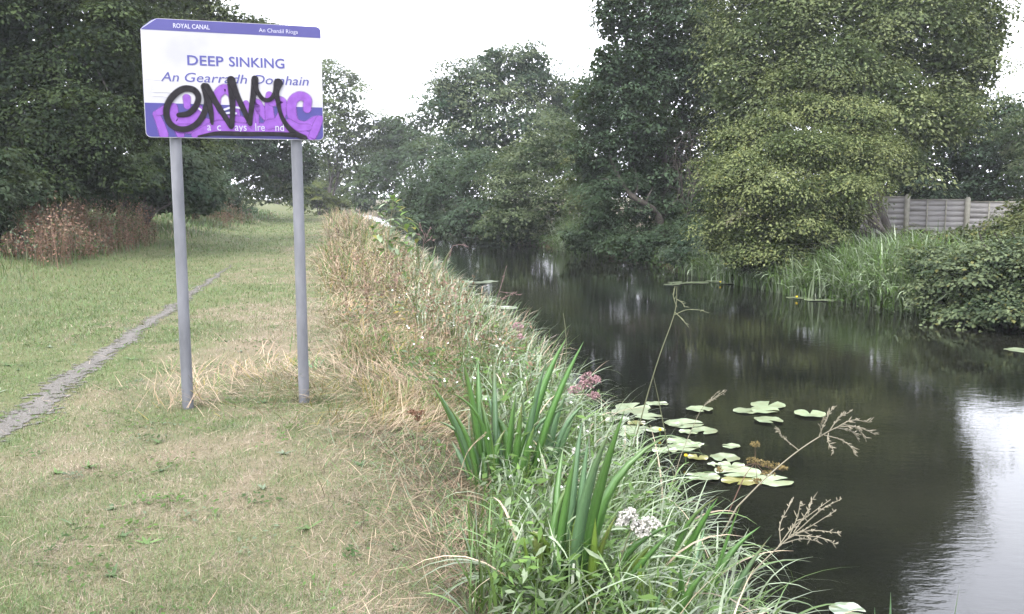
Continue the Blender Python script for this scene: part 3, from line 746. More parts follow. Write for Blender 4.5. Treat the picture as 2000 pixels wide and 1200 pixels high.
purple = [
    [(235, 905, 60), (270, 990, 70), (300, 1085, 80)], [(255, 890, 60), (330, 860, 80), (370, 900, 70), (410, 1000, 80), (440, 1085, 70)],
    [(490, 760, 70), (495, 830, 60)], [(380, 840, 70), (400, 960, 90), (520, 960, 80), (600, 900, 90), (590, 840, 60)], [(430, 1030, 80), (560, 1030, 90), (660, 980, 90)],
    [(745, 840, 70), (748, 740, 80), (810, 680, 90), (875, 720, 80), (905, 830, 70), (925, 960, 70)], [(700, 830, 60), (740, 930, 90), (830, 950, 90), (960, 960, 90)],
    [(560, 1085, 60), (760, 1010, 110), (960, 1030, 110), (1150, 1030, 110), (1380, 1040, 90), (1600, 1090, 60)],
    [(1075, 1000, 80), (1085, 800, 80), (1140, 870, 80), (1190, 930, 80)], [(1205, 725, 60), (1200, 800, 70), (1215, 960, 90)],
    [(1230, 790, 80), (1310, 780, 80), (1330, 830, 70), (1290, 960, 90), (1200, 990, 90)], [(1000, 800, 50), (1040, 900, 70), (1050, 980, 80)],
    [(1545, 850, 75), (1545, 765, 85), (1480, 735, 85), (1415, 780, 90), (1405, 880, 90), (1440, 965, 80), (1530, 990, 70), (1620, 945, 70), (1670, 935, 60)],
    [(1655, 945, 70), (1620, 1030, 80), (1590, 1100, 70)], [(1560, 1010, 60), (1460, 1010, 70), (1380, 970, 70)]]
pgz = Geo()
for i, s_ in enumerate(purple): stroke(pgz, s_, OFFP - .0035 - i * .0002, .2)
pgz.build('graffiti_purple', SM['purple'], panel)
black = [
    [(425, 912, 42), (510, 895, 50), (570, 830, 52), (590, 750, 52), (550, 690, 55), (470, 680, 58), (390, 730, 58), (335, 810, 56), (320, 900, 54), (350, 985, 54), (420, 1032, 52), (510, 1030, 52), (590, 975, 52), (640, 890, 52), (662, 800, 52), (655, 720, 60), (642, 660, 66)],
    [(648, 670, 62), (680, 790, 50), (700, 900, 44), (708, 985, 26)],
    [(660, 660, 60), (740, 800, 52), (810, 910, 48), (872, 1010, 46)], [(878, 1000, 44), (884, 860, 48), (878, 720, 60), (870, 600, 72)],
    [(875, 610, 68), (920, 730, 52), (985, 870, 48), (1038, 985, 40)], [(1036, 975, 40), (1048, 850, 46), (1066, 720, 54), (1078, 590, 62)],
    [(1078, 600, 60), (1095, 690, 42), (1150, 765, 38), (1210, 770, 38), (1258, 715, 50), (1285, 625, 84)],
    [(1268, 700, 46), (1285, 800, 40), (1310, 900, 36), (1355, 985, 44), (1430, 1060, 52), (1525, 1105, 50)],
    [(590, 1098, 14), (760, 1072, 40), (1000, 1074, 40), (1250, 1072, 36), (1430, 1080, 44)]]
bgz = Geo()
for i, s_ in enumerate(black): stroke(bgz, s_, OFFP - .0095 - i * .0002, .16)
bgz.build('graffiti_black', SM['black'], panel)
M_res = plain_mat('sticker_residue', (.3, .3, .3), (.4, .4, .4))
for (x0, x1, yy, w) in ((205, 380, 705, 7), (205, 330, 742, 5), (218, 262, 598, 5), (140, 165, 590, 6)):
    gl = Geo(); stroke(gl, [(x0, yy, w), ((x0 + x1) / 2, yy + 2, w), (x1, yy + 5, w)], OFFP - .0032, .3)
    gl.build('scratch', M_res, panel)

# ------------------------------------------------------------------ lawn, weeds and grasses (stuff)
def frustum_x(y, m): return -(1.0 / 1.7) * y - m, (1.0 / 1.7) * y + m
def lawn():
    g = Geo()
    for (n, y0, y1, pw_, L0, L1, wmul) in ((176000, 2.7, 9, 1.1, .018, .055, 1), (66000, 9, 24, 1.0, .03, .08, 1), (26000, 24, 80, 1.0, .05, .12, 1)):
        u = rng.random(n); a, b = y0 ** -pw_, y1 ** -pw_
        y = (a + (b - a) * u) ** (-1 / pw_)
        e = near_edge(y)
        lo = np.maximum(e - 13.5, -(1 / 1.7) * y - .8); hi = e + verge_o(y) + .2 + .5 * (fbm(y * 1.3, y * 0, 77) - .5)
        x = lo + (hi - lo) * rng.random(n)
        dpath = np.abs(x - path_x(y)) / np.interp(y, [2, 12, 17, 24, 60], [.17, .14, .09, .05, .02])
        keep = (rng.random(n) < np.clip(dpath * 1.0 - .35 + .9 * (fbm(x * 7, y * 7, 57, 2) - .45), .06, 1) * np.interp(fbm(x * 2.2, y * 2.2, 51), [.2, .5], [.55, 1])) & (hi > lo)
        x, y = x[keep], y[keep]; k = len(x)
        mx_ = lawn_mix(x, y)
        gr = rng.random(k) < (.12 + .8 * mx_)
        c = np.where(gr[:, None], GREEN * rng.uniform(.5, 1.5, (k, 1)) + np.array([.03, .015, .015]) * rng.random((k, 1)), STRAW * rng.uniform(.5, 1.4, (k, 1)))
        lush = np.interp(x - near_edge(y), [-9, -6.5, -5], [1.5, 1.15, .9])
        L = rng.uniform(L0, L1, k) * lush; W = np.maximum(.0028, y * .00075) * rng.uniform(.7, 1.3, k)
        base = np.stack([x, y, ground_z(x, y) - .003], 1)
        th = np.where(gr, rng.normal(.85, .4, k), rng.normal(1.25, .25, k))
        add_blades(g, base, rng.uniform(0, 6.283, k), L, np.clip(th, -.2, 1.45), rng.uniform(.1, .8, k), W, c, K=1)
    return g
tag(lawn().build('lawn_grass', M_grass), 'short patchy green and straw coloured mown grass of the towpath', 'grass', None, 'stuff')

def scatter_verge(n, y0, y1, o0, o1, p=1.0):
    u = rng.random(n); a, b = y0 ** -p, y1 ** -p
    y = (a + (b - a) * u) ** (-1 / p)
    f_ = rng.random(n); a_ = verge_o(y) * (o0 / -2.6); o = a_ + (o1 - a_) * f_ if o0 < -1.7 else o0 + (o1 - o0) * f_
    x = near_edge(y) + o
    return x, y, o
PALE = np.array([.35, .275, .19]); TAN = np.array([.28, .195, .13]); BROWN = np.array([.085, .06, .04])
BRG = np.array([.09, .155, .04]); GLA = np.array([.16, .20, .125]); DKG = np.array([.035, .06, .022]); YEL = np.array([.24, .19, .05])
def pick(k, cols, ps):
    i = rng.choice(len(cols), k, p=np.array(ps) / sum(ps)); return np.array(cols)[i] * rng.uniform(.7, 1.3, (k, 1))

# fallen dry straw lying over the verge
g = Geo()
x, y, o = scatter_verge(21000, 2.8, 45, -2.75, -.5, .8)
yt = rng.uniform(2.8, 6.0, 5200); xt = near_edge(yt) + verge_o(yt) + rng.normal(.05, .3, 5200)
x = np.concatenate([x, xt]); y = np.concatenate([y, yt]); o = np.concatenate([o, np.full(5200, -1.3)])
xe = np.concatenate([rng.normal(-1.75, .5, 1700), rng.normal(-2.3, .12, 160), rng.normal(-1.54, .12, 160)]); ye = np.concatenate([rng.normal(6.75, .55, 1700), rng.normal(6.2, .1, 160), rng.normal(6.45, .1, 160)])
x = np.concatenate([x, xe]); y = np.concatenate([y, ye]); o = np.concatenate([o, np.full(len(xe), -2.)])
dry = fbm(x * .9, y * .6, 61); k0 = rng.random(len(x)) < np.interp(dry, [.3, .6], [.35, 1]) * np.interp(o / -verge_o(y), [-1.1, -.9, -.5, -.2], [.6, 1, .9, .3]); x, y, o = x[k0], y[k0], o[k0]; k = len(x)
base = np.stack([x, y, ground_z(x, y) + rng.uniform(0, .10, k) * np.interp(y, [3, 6], [.3, 1])], 1)
near = y < 5.3
c = np.where(near[:, None], pick(k, [PALE * .95, TAN * .85, BROWN, GREEN, GLA * .9], [.34, .18, .2, .28, .2]), pick(k, [PALE * 1.1, TAN, BROWN, YEL, BRG], [.5, .22, .06, .10, .14]))
add_blades(g, base, fbm(x * .8, y * .8, 63, 2) * 9 + rng.normal(0, 1, k) * np.where(near, 1.9, .8), rng.uniform(.05, .34, k) * np.where(near, .6, 1), np.clip(rng.normal(1.2, .25, k), .4, 1.5), rng.uniform(0, .5, k), np.maximum(.0035, y * .0008) * rng.uniform(.6, 1.2, k), c, K=3)
tag(g.build('straw', M_straw), 'fallen dry straw and old grass lying along the verge', 'straw', None, 'stuff')

# upright tall dry grass of the verge
g = Geo()
x, y, o = scatter_verge(21000, 5.8, 75, -2.6, -.7, .75)
dens = fbm(x * 1.1, y * .7, 71)
k0 = rng.random(len(x)) < np.interp(dens, [.35, .6], [.15, 1]); x, y, o = x[k0], y[k0], o[k0]; k = len(x)
base = np.stack([x, y, ground_z(x, y)], 1)
c = pick(k, [PALE * 1.1, TAN, YEL, GREEN, BRG, BROWN * 1.3], [.4, .14, .12, .16, .22, .03])
add_blades(g, base, rng.uniform(0, 6.283, k), rng.uniform(.2, .6, k) * np.interp(y, [6, 9, 14, 25, 50], [.5, .75, 1.15, 1.6, 2.2]), np.abs(rng.normal(.5, .4, k)) + np.interp(dens[k0], [.4, .7], [.6, 0]), rng.uniform(.2, 2.6, k), np.maximum(.003, y * .0007) * rng.uniform(.6, 1.2, k), c, K=4)
tag(g.build('tall_dry_grass', M_straw), 'tall dry tan grass standing along the canal verge', 'grass', None, 'stuff')

# green arching waterside grass
g = Geo()
def water_blades(n, y0, y1, oa, ob, cols, ps, L0, L1, th, c0, c1, w0, K):
    x, y, o = scatter_verge(n, y0, y1, oa, ob, .9)
    k0 = rng.random(n) < np.interp(fbm(x * 1.7, y * 1.4, 101), [.3, .55], [.3, 1]); x, y, o = x[k0], y[k0], o[k0]
    k = len(x); base = np.stack([x, y, np.maximum(ground_z(x, y), WATER - .03)], 1)
    c = pick(k, cols, ps) * rng.uniform(.7, 1.25, (k, 1))
    az = rng.normal(-.5, 1.5, k)
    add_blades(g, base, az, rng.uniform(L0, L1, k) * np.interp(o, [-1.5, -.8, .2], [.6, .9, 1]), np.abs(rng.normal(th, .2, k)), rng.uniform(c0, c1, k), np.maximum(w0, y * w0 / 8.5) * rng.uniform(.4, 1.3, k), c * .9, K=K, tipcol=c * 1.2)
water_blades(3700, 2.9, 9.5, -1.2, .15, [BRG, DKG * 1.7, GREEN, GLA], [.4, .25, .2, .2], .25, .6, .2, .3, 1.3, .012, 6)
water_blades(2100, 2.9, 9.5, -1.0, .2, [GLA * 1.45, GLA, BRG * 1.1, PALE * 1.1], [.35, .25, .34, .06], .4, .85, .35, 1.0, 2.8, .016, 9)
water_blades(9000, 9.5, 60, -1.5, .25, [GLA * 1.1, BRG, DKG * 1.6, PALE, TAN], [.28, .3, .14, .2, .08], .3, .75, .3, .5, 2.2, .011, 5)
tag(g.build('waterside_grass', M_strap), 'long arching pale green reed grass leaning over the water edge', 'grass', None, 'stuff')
# lance-leaved willowherb and bindweed leaves among it
g = Geo()
n = 3600; x, y, o = scatter_verge(n, 2.9, 12, -1.1, .1, .9)
h = rng.uniform(.02, .5, n) * np.interp(o, [-1.35, -.7], [.45, 1]); c_ = np.stack([x, y, np.maximum(ground_z(x, y), WATER) + h], 1)
L = rng.uniform(.04, .10, n); ax = nrm(sph(n) * np.array([1, 1, .5]) + np.array([0, 0, .15]))
add_leaves(g, c_, ax, nrm(sph(n) * .6 + np.array([0, -.1, .9])), L, L * rng.uniform(.16, .38, n), pick(n, [BRG, DKG * 1.6, GLA * 1.1, BRG * 1.3, GREEN], [.3, .25, .25, .1, .15]))
tag(g.build('waterside_herbs', M_leaf), 'leafy willowherb and bindweed growing through the reed grass', 'weeds', None, 'stuff')

# dead brown flower stems standing through the verge grass
g = Geo()
x, y, o = scatter_verge(190, 7, 45, -2.5, -.6, .6); k = len(x)
base = np.stack([x, y, ground_z(x, y)], 1); L = rng.uniform(.35, .8, k); az = rng.uniform(0, 6.283, k); th = np.abs(rng.normal(.1, .12, k))
c = pick(k, [BROWN * 1.4, TAN * .7, np.array([.16, .1, .08])], [.4, .3, .3])
add_blades(g, base, az, L, th, rng.uniform(0, .3, k), np.maximum(.004, y * .0006), c, K=3)
m_ = 14; idx = np.repeat(np.arange(k), m_); t = rng.uniform(.55, 1.02, len(idx))
pos = base[idx] + np.stack([np.cos(az[idx]) * np.sin(th[idx]), np.sin(az[idx]) * np.sin(th[idx]), np.cos(th[idx])], 1) * (L[idx] * t)[:, None] + rng.normal(0, .03, (len(idx), 3))
s_ = rng.uniform(.015, .05, len(idx)) * np.interp(y[idx], [7, 25], [1, 1.8])
add_leaves(g, pos, sph(len(idx)), sph(len(idx)), s_, s_ * .5, c[idx] * rng.uniform(.8, 1.5, (len(idx), 1)))
tag(g.build('dead_stems', M_straw), 'brown dead flower stems standing in the verge', 'weeds', None, 'stuff')

# low broad-leaved herbs in the verge
g = Geo()
x, y, o = scatter_verge(24000, 2.9, 40, -2.5, -.15, 1.0)
dens = fbm(x * 1.6, y * 1.2, 81); k0 = rng.random(len(x)) < np.interp(dens, [.42, .62], [.05, 1]) * np.where(y < 6.2, np.interp(o, [-1.2, -.8], [.06, .6]), 1); x, y = x[k0], y[k0]; k = len(x)
c_ = np.stack([x, y, ground_z(x, y) + rng.uniform(.02, .30, k) * np.interp(x - near_edge(y), [-2.5, -1.2], [.35, 1])], 1)
s = rng.uniform(.025, .065, k) * np.interp(y, [5, 20], [1, 1.9])
far_ = (y > 9) & (rng.random(k) < .5)
cl_ = pick(k, [BRG * .8, DKG * 1.5, GREEN * .9, GLA * .8], [.35, .25, .25, .2])
cl_[far_] = pick(int(far_.sum()), [YEL * .9, PALE, TAN, GLA], [.3, .3, .2, .3])
add_leaves(g, c_, sph(k) * np.array([1, 1, .4]), nrm(sph(k) * .7 + np.array([0, -.15, 1])), s, s * rng.uniform(.25, .5, k), cl_)
tag(g.build('low_herbs', M_leaf), 'low broad leaved weeds between the verge grasses', 'weeds', None, 'stuff')

# loose dead leaves and plantain rosettes in the lawn
g = Geo()
nc2 = 170; yc = rng.uniform(2.8, 12, nc2); xc = near_edge(yc) + verge_o(yc) - rng.uniform(-.1, 4.4, nc2); idx = np.repeat(np.arange(nc2), 26); n = len(idx)
x = xc[idx] + rng.normal(0, .07, n) * rng.uniform(.5, 1.8, nc2)[idx]; y = yc[idx] + rng.normal(0, .07, n) * rng.uniform(.5, 1.8, nc2)[idx]
cc_ = pick(nc2, [DKG * 1.7, GREEN * .9, GLA * .75, BRG * .8], [.35, .3, .2, .15])[idx] * rng.uniform(.75, 1.25, (n, 1))
add_leaves(g, np.stack([x, y, ground_z(x, y) + rng.uniform(.008, .03, n)], 1), sph(n) * np.array([1, 1, .2]), nrm(sph(n) * .5 + np.array([0, 0, 1])), rng.uniform(.014, .04, n), rng.uniform(.009, .022, n), cc_)
tag(g.build('lawn_weeds', M_leaf), 'small clover and plantain leaves scattered in the mown grass', 'weeds', None, 'stuff')

# plantain and dandelion rosettes in the mown grass
g = Geo()
for q in range(95):
    y = rng.uniform(2.9, 10) if q < 75 else rng.uniform(10, 16); x = float(near_edge(y) + verge_o(y)) - rng.uniform(-.1, 3.6); m = rng.integers(5, 11)
    az = rng.uniform(0, 6.283, m); b = np.repeat(np.array([[x, y, float(ground_z(x, y)) + .002]]), m, 0)
    cc = [GREEN * .75, DKG * 1.8, GLA, BRG][rng.integers(4)]
    add_blades(g, b, az, rng.uniform(.02, .075, m) * rng.uniform(.6, 1.2), rng.uniform(1.0, 1.45, m), rng.uniform(0, .4, m), rng.uniform(.010, .022, m), np.repeat(cc[None], m, 0) * rng.uniform(.8, 1.2, (m, 1)), K=3)
n = 1700; y = rng.uniform(2.8, 9, n); x = near_edge(y) + verge_o(y) - rng.uniform(-.1, 4, n); az = rng.uniform(0, 6.283, n)
add_blades(g, np.stack([x, y, ground_z(x, y) + rng.uniform(.005, .025, n)], 1), az, rng.uniform(.03, .12, n), rng.uniform(1.25, 1.55, n), rng.uniform(0, .4, n), rng.uniform(.002, .004, n), pick(n, [PALE, TAN, STRAW * 1.15, BROWN], [.4, .2, .3, .12]), K=2)
tag(g.build('lawn_rosettes', M_grass), 'plantain rosettes and loose straws in the mown grass', 'weeds', None, 'stuff')

# leafy fringe that hides the earth of the far bank
g = Geo()
n = 26000; y = rng.uniform(13, 100, n) ** 1.0; y = 13 + (y - 13) * rng.random(n) ** .8; x = far_edge(y) + rng.uniform(-.45, 1.8, n)
z = np.maximum(ground_z(x, y), WATER) + rng.uniform(.0, .55, n)
sz = rng.uniform(.05, .1, n) * np.interp(y, [15, 60], [1, 2.4])
add_leaves(g, np.stack([x, y, z], 1), nrm(sph(n) + np.array([0, 0, -.3])), nrm(sph(n) * .7 + np.array([-.2, -.2, .7])), sz, sz * .55, pick(n, [DKG, BRG * .6, GREEN * .6, GLA * .6], [.4, .2, .2, .2]))
tag(g.build('bank_undergrowth', M_leaf), 'low leafy undergrowth trailing along the far waterline', 'undergrowth', None, 'stuff')

# reddish brown dead dock weeds under the left hedge
g = Geo()
RED = np.array([.185, .105, .075]); RED2 = np.array([.13, .085, .06])
def dock_patch(n, yA, yB, oA, oB, hA, hB):
    y = rng.uniform(yA, yB, n); x = near_edge(y) + rng.uniform(oA, oB, n); k0 = rng.random(n) < np.interp(fbm(x * .7, y * .5, 91), [.3, .5], [.2, 1]); x, y = x[k0], y[k0]; k = len(x)
    base = np.stack([x, y, ground_z(x, y) - .03], 1); L = rng.uniform(hA, hB, k) * np.interp(fbm(x * .9, y * .7, 97), [.25, .65], [.35, 1.25])
    c = pick(k, [RED, RED2, TAN * .7, GREEN * .8, GLA * .6], [.3, .3, .2, .12, .1])
    th = np.abs(rng.normal(.12, .1, k)); az = rng.uniform(0, 6.283, k)
    add_blades(g, base, az, L, th, rng.uniform(0, .4, k), np.full(k, .012), c, K=3)
    m = 16; idx = np.repeat(np.arange(k), m); t = rng.uniform(.3, 1.0, len(idx))
    pos = base[idx] + np.stack([np.cos(az[idx]) * np.sin(th[idx]), np.sin(az[idx]) * np.sin(th[idx]), np.cos(th[idx])], 1) * (L[idx] * t)[:, None] + rng.normal(0, .06, (len(idx), 3))
    s = rng.uniform(.03, .08, len(idx))
    add_leaves(g, pos, sph(len(idx)), sph(len(idx)), s, s * .5, c[idx] * rng.uniform(.7, 1.3, (len(idx), 1)))
dock_patch(1700, 16.5, 25, -10.6, -7.9, .45, 1.15)
dock_patch(260, 38, 50, -9.6, -7.8, .7, 1.3)
dock_patch(200, 14, 18, -11.5, -9.5, .4, .8)
tag(g.build('dead_dock_weeds', M_straw), 'rusty brown dead dock weeds in front of the dark hedge', 'weeds', None, 'stuff')

# rough green growth along the hedge foot
g = Geo()
n = 9000; y = rng.uniform(12, 70, n); x = near_edge(y) + rng.uniform(-12.5, -7.6, n); base = np.stack([x, y, ground_z(x, y) - .02], 1)
k0 = rng.random(n) < np.interp(x - near_edge(y), [-12.5, -9, -7.6], [1, .8, .15]); base = base[k0]; k = len(base)
add_blades(g, base, rng.uniform(0, 6.283, k), rng.uniform(.15, .45, k), np.abs(rng.normal(.35, .25, k)), rng.uniform(.2, 1.3, k), base[:, 1] * .0009, pick(k, [GREEN, BRG * .8, PALE * .7, GLA * .7], [.5, .25, .15, .15]), K=3)
tag(g.build('hedge_foot_grass', M_grass), 'rough uncut grass along the foot of the hedge', 'grass', None, 'stuff')

# ------------------------------------------------------------------ far bank: reeds, brambles
def reed_bed(name, label, n, poly, L0, L1, wid, cols, ps, kind='stuff', cat='reeds'):
    g = Geo(); b = []
    for (ya, yb, qa, qb, m) in poly:
        y = rng.uniform(ya, yb, m); x = far_edge(y) + rng.uniform(qa, qb, m)
        b.append(np.stack([x, y, np.maximum(ground_z(x, y), WATER - .05)], 1))
    base = np.concatenate(b); k = len(base); c = pick(k, cols, ps)
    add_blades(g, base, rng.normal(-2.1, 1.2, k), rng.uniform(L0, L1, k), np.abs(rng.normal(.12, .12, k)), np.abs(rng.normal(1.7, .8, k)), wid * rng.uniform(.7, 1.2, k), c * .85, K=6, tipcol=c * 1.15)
    o = g.build(name, M_strap); return tag(o, label, cat, None, kind)
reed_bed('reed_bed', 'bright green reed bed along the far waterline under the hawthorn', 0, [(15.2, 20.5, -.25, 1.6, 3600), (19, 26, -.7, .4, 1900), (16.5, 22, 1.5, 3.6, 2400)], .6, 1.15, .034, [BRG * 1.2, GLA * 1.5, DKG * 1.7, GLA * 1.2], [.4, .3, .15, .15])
reed_bed('reed_clump', 'bright green clump of sedge at the waterline below the willow bush', 0, [(33.5, 37.5, -.4, .7, 900), (35, 39, .5, 1.6, 500)], .8, 1.7, .035, [BRG, GLA, BRG * 1.2, GLA * 1.1], [.4, .3, .2, .1], 'thing', 'sedge')

def bramble(name, label, lobes_l, base, n, leaf, cA, cB, yellow=0.):
    return make_tree(name, label, 'bush', base, lobes_l, n, leaf, .26, cA, cB, .03, stems=5, twigs=10, flat=.5, up=.8, aspect=.75, yellow=yellow, fill=.2, under=.9, per=45)
bramble('bramble_bush', 'dense dark green bramble mound dipping into the water right of the reeds', [(1960, 540, 15.3, 100, 60), (1870, 560, 16, 80, 55), (2060, 560, 14.6, 110, 70), (1830, 520, 17, 60, 45), (1940, 600, 14.9, 90, 32), (1850, 600, 16, 60, 25), (1990, 610, 14.2, 60, 28), (1900, 505, 16.5, 36, 26), (1980, 485, 16, 40, 24), (1800, 560, 17, 36, 24), (1925, 625, 14.7, 40, 14), (2010, 520, 15, 50, 30)], (9.6, 16.2), 34000, .07, (.032, .052, .026), (.145, .18, .09), .05)
bramble('bramble_bush', 'yellowing bramble thicket growing up against the fence', [(1900, 480, 19.5, 90, 45), (1980, 470, 18.5, 70, 45), (1840, 500, 20, 60, 32), (2060, 470, 18, 90, 70), (2000, 430, 20, 40, 50), (1790, 470, 23, 50, 26), (1960, 520, 17.2, 80, 30)], (11.6, 19.8), 22000, .075, (.04, .055, .022), (.11, .125, .05), .1)
bramble('nettle_bush', 'low nettles under the hawthorn trunks beside the reeds', [(1700, 475, 22.5, 60, 22), (1640, 490, 22, 50, 22), (1560, 500, 21.8, 60, 25), (1480, 510, 21.5, 50, 22)], (9.8, 22.4), 7000, .075, (.035, .045, .028), (.085, .1, .06), .0)

# ------------------------------------------------------------------ near bank plants
M_pad = None
def strap_leaf(base, tip, bow, width, mat, parent, origin, colr, name='leaf', blunt=False, K=11, tipc=None):
    base, tip = np.asarray(base, float), np.asarray(tip, float)
    c = bez(base, (base + tip) / 2 + np.asarray(bow, float), tip, K + 1)
    sv = np.linspace(0, 1, K + 1); dr = rng.uniform(0, .05) if rng.random() < .78 else rng.uniform(.1, .24)
    Ln = np.linalg.norm(tip - base); dx_ = np.sign((tip - base)[0] + rng.normal(0, .06)); dv = np.clip((sv - .45) / .55, 0, 1) ** 2.4
    if not blunt: c = c + dv[:, None] * np.array([dx_ * dr * .9, rng.normal(0, dr * .4), -dr * .55]) * Ln
    t = nrm(np.gradient(c, axis=0)); side = nrm(np.cross(t, np.array([rng.normal(0, .6), 1.0, 0.1])))
    nn = np.cross(side, t)
    V, C, Fq = [], [], []; brown = rng.random() ** 2
    for i in range(K + 1):
        s = i / K; w = width * 1.8 * (.75 + .25 * math.sin(min(1, s * 1.6) * math.pi / 2)) * ((1 - max(0, (s - .4) / .6) ** 2.4) if not blunt else 1.0) * .5 + .0006
        V += [c[i] - side[i] * w, c[i] - nn[i] * w * .35, c[i] + side[i] * w, c[i] + nn[i] * w * .12]
        cc = (np.asarray(colr) * (.9 + .2 * s) * (1 - brown * s ** 8) + np.array([.2, .15, .07]) * brown * s ** 8) if tipc is None else np.asarray(colr) * (1 - s ** 3) + np.asarray(tipc) * s ** 3
        C += [cc] * 4
    for i in range(K):
        for j in range(4):
            Fq.append((i * 4 + j, i * 4 + (j + 1) % 4, i * 4 + 4 + (j + 1) % 4, i * 4 + 4 + j))
    g = Geo(); g.add(V, Fq, np.array(C)); g.add(V[-4:], [(0, 1, 2, 3)], np.array(C[-4:]))
    return g.build(name, mat, parent, smooth=True, offset=origin)

IRIS = np.array([.085, .19, .045]); IRISB = np.array([.11, .205, .095]); IRISY = np.array([.15, .24, .04])
def iris(label, base_px, yd, leaves, z_up=0.0):
    """leaves: (base px x, base px y, tip px x, tip px y, bow px x, width m, colour, blunt)"""
    b = P(base_px[0], base_px[1], yd); b[2] = float(ground_z(b[0], b[1])) - .02
    root = empty('iris_plant', b, label, 'iris')
    more = [(b_[0] + rng.normal(0, 12), b_[1], b_[2] + rng.normal(0, 26), b_[3] + abs(rng.normal(25, 30)), b_[4] + rng.normal(0, 10), b_[5] * .85, b_[6]) for b_ in leaves] if yd < 6 and len(leaves) > 3 else []
    for i, L in enumerate(list(leaves) + more):
        bx, by, tx, ty, bow, w, c = L[:7]; blunt = len(L) > 7 and L[7]
        dy0 = rng.normal(0, .05); dy1 = rng.normal(0, .14)
        p0, p1 = P(bx, by, yd + dy0), P(tx, ty, yd + dy1)
        g0 = float(ground_z(p0[0], p0[1])) - .03
        if p0[2] > g0: p0 = p0 + (p0 - p1) * min(1.2, (p0[2] - g0) / max(.05, p1[2] - p0[2])) * np.array([.3, .3, 1]); 
        p0[2] = min(p0[2], g0 + .02)
        strap_leaf(p0, p1, (bow * yd / F_PX, rng.normal(0, .03), abs(bow) * yd / F_PX * .25), w, M_strap, root, b, c * rng.uniform(.85, 1.15), blunt=blunt, tipc=np.array([.2, .22, .08]) if blunt else None)
    return root
iris('tall yellow flag iris clump with broad sword leaves in the middle of the near bank', (965, 985), 4.85, [
    (955, 990, 915, 690, -8, .032, IRIS), (965, 985, 962, 700, 6, .034, IRISB), (975, 990, 935, 725, -10, .03, IRIS), (985, 990, 1000, 760, 6, .03, IRIS),
    (995, 985, 1020, 800, 4, .03, IRISB), (1000, 985, 985, 780, 0, .028, IRIS), (945, 985, 862, 765, 14, .026, IRISB), (935, 985, 848, 745, 20, .024, IRIS),
    (1010, 980, 1098, 655, -24, .028, IRIS), (1015, 980, 1062, 690, -6, .022, IRISB), (1000, 990, 1040, 830, 5, .03, IRIS), (970, 995, 960, 810, -3, .032, IRIS),
    (950, 990, 905, 830, -6, .028, IRISB), (990, 990, 1005, 850, 5, .028, IRIS)])
iris('iris clump with grey-green leaves just behind the tall middle clump', (1060, 940), 5.35, [
    (1040, 945, 1052, 800, -6, .028, IRISB), (1055, 945, 1078, 775, -6, .03, IRISB), (1065, 945, 1100, 760, -10, .026, IRISB), (1050, 945, 1035, 820, 4, .028, IRIS),
    (1075, 945, 1120, 815, -8, .026, IRISB), (1030, 945, 1020, 760, 4, .024, IRISB)])
iris('nearest iris clump with one cut-off leaf at the bottom of the picture', (1105, 1215), 3.45, [
    (1066, 1215, 1050, 1040, -8, .026, IRISY, True), (1084, 1210, 1092, 868, -8, .026, IRIS), (1095, 1205, 1134, 822, -8, .024, IRISB), (1108, 1205, 1168, 832, -8, .026, IRISB), (1090, 1210, 1110, 900, -6, .028, IRIS), (1120, 1210, 1180, 900, -4, .028, IRIS), (1145, 1215, 1262, 985, 2, .026, IRIS), (1105, 1212, 1118, 1000, 0, .028, IRISY),
    (1112, 1210, 1208, 796, -4, .027, IRIS), (1125, 1210, 1196, 1003, -4, .025, IRISY), (1150, 1215, 1228, 1040, 0, .032, IRISY), (1098, 1210, 1082, 1090, -4, .026, IRISB),
    (1132, 1212, 1150, 940, 4, .026, IRIS), (1140, 1212, 1165, 1010, 5, .026, IRISY)])
iris('short iris shoot with two blades at the bottom edge beside the nearest clump', (1240, 1220), 3.3, [(1236, 1225, 1250, 1100, 3, .03, IRISY), (1310, 1225, 1345, 1090, 3, .024, IRIS), (1290, 1225, 1310, 1120, 3, .024, IRISY), (1225, 1225, 1212, 1150, -3, .024, IRIS), (1250, 1225, 1290, 1150, 3, .02, IRISB)])
iris('iris leaves leaning out over the water beside the white flower heads', (1340, 1100), 3.95, [
    (1295, 1110, 1352, 935, 4, .024, IRIS), (1372, 1150, 1444, 985, 0, .026, IRIS), (1385, 1150, 1500, 1040, -6, .022, IRISB), (1330, 1130, 1370, 1030, 0, .024, IRISB)])
iris('far iris clump on the bank beside the leafy sapling', (835, 535), 21, [(822, 545, 815, 470, 0, .05, BRG), (838, 545, 850, 478, 0, .05, BRG), (845, 545, 842, 490, 0, .05, BRG), (860, 545, 872, 500, 2, .05, BRG), (850, 545, 884, 482, -3, .04, BRG)])
iris('small iris tuft at the foot of the right signpost', (615, 735), 7.6, [(612, 735, 600, 700, -2, .03, IRIS), (615, 735, 618, 692, 0, .03, IRIS), (618, 735, 632, 700, 2, .03, IRIS), (622, 735, 645, 712, 3, .026, IRIS)])
iris('single pair of iris blades rising from the water at the bottom right', (1735, 1235), 3.55, [(1735, 1240, 1746, 1150, 0, .02, IRISB), (1722, 1240, 1712, 1185, -2, .016, IRISB)])
iris('single iris blade tip rising at the bottom right corner', (1845, 1240), 3.5, [(1842, 1240, 1869, 1140, -3, .02, IRISB), (1832, 1240, 1815, 1195, -2, .014, IRISB)])

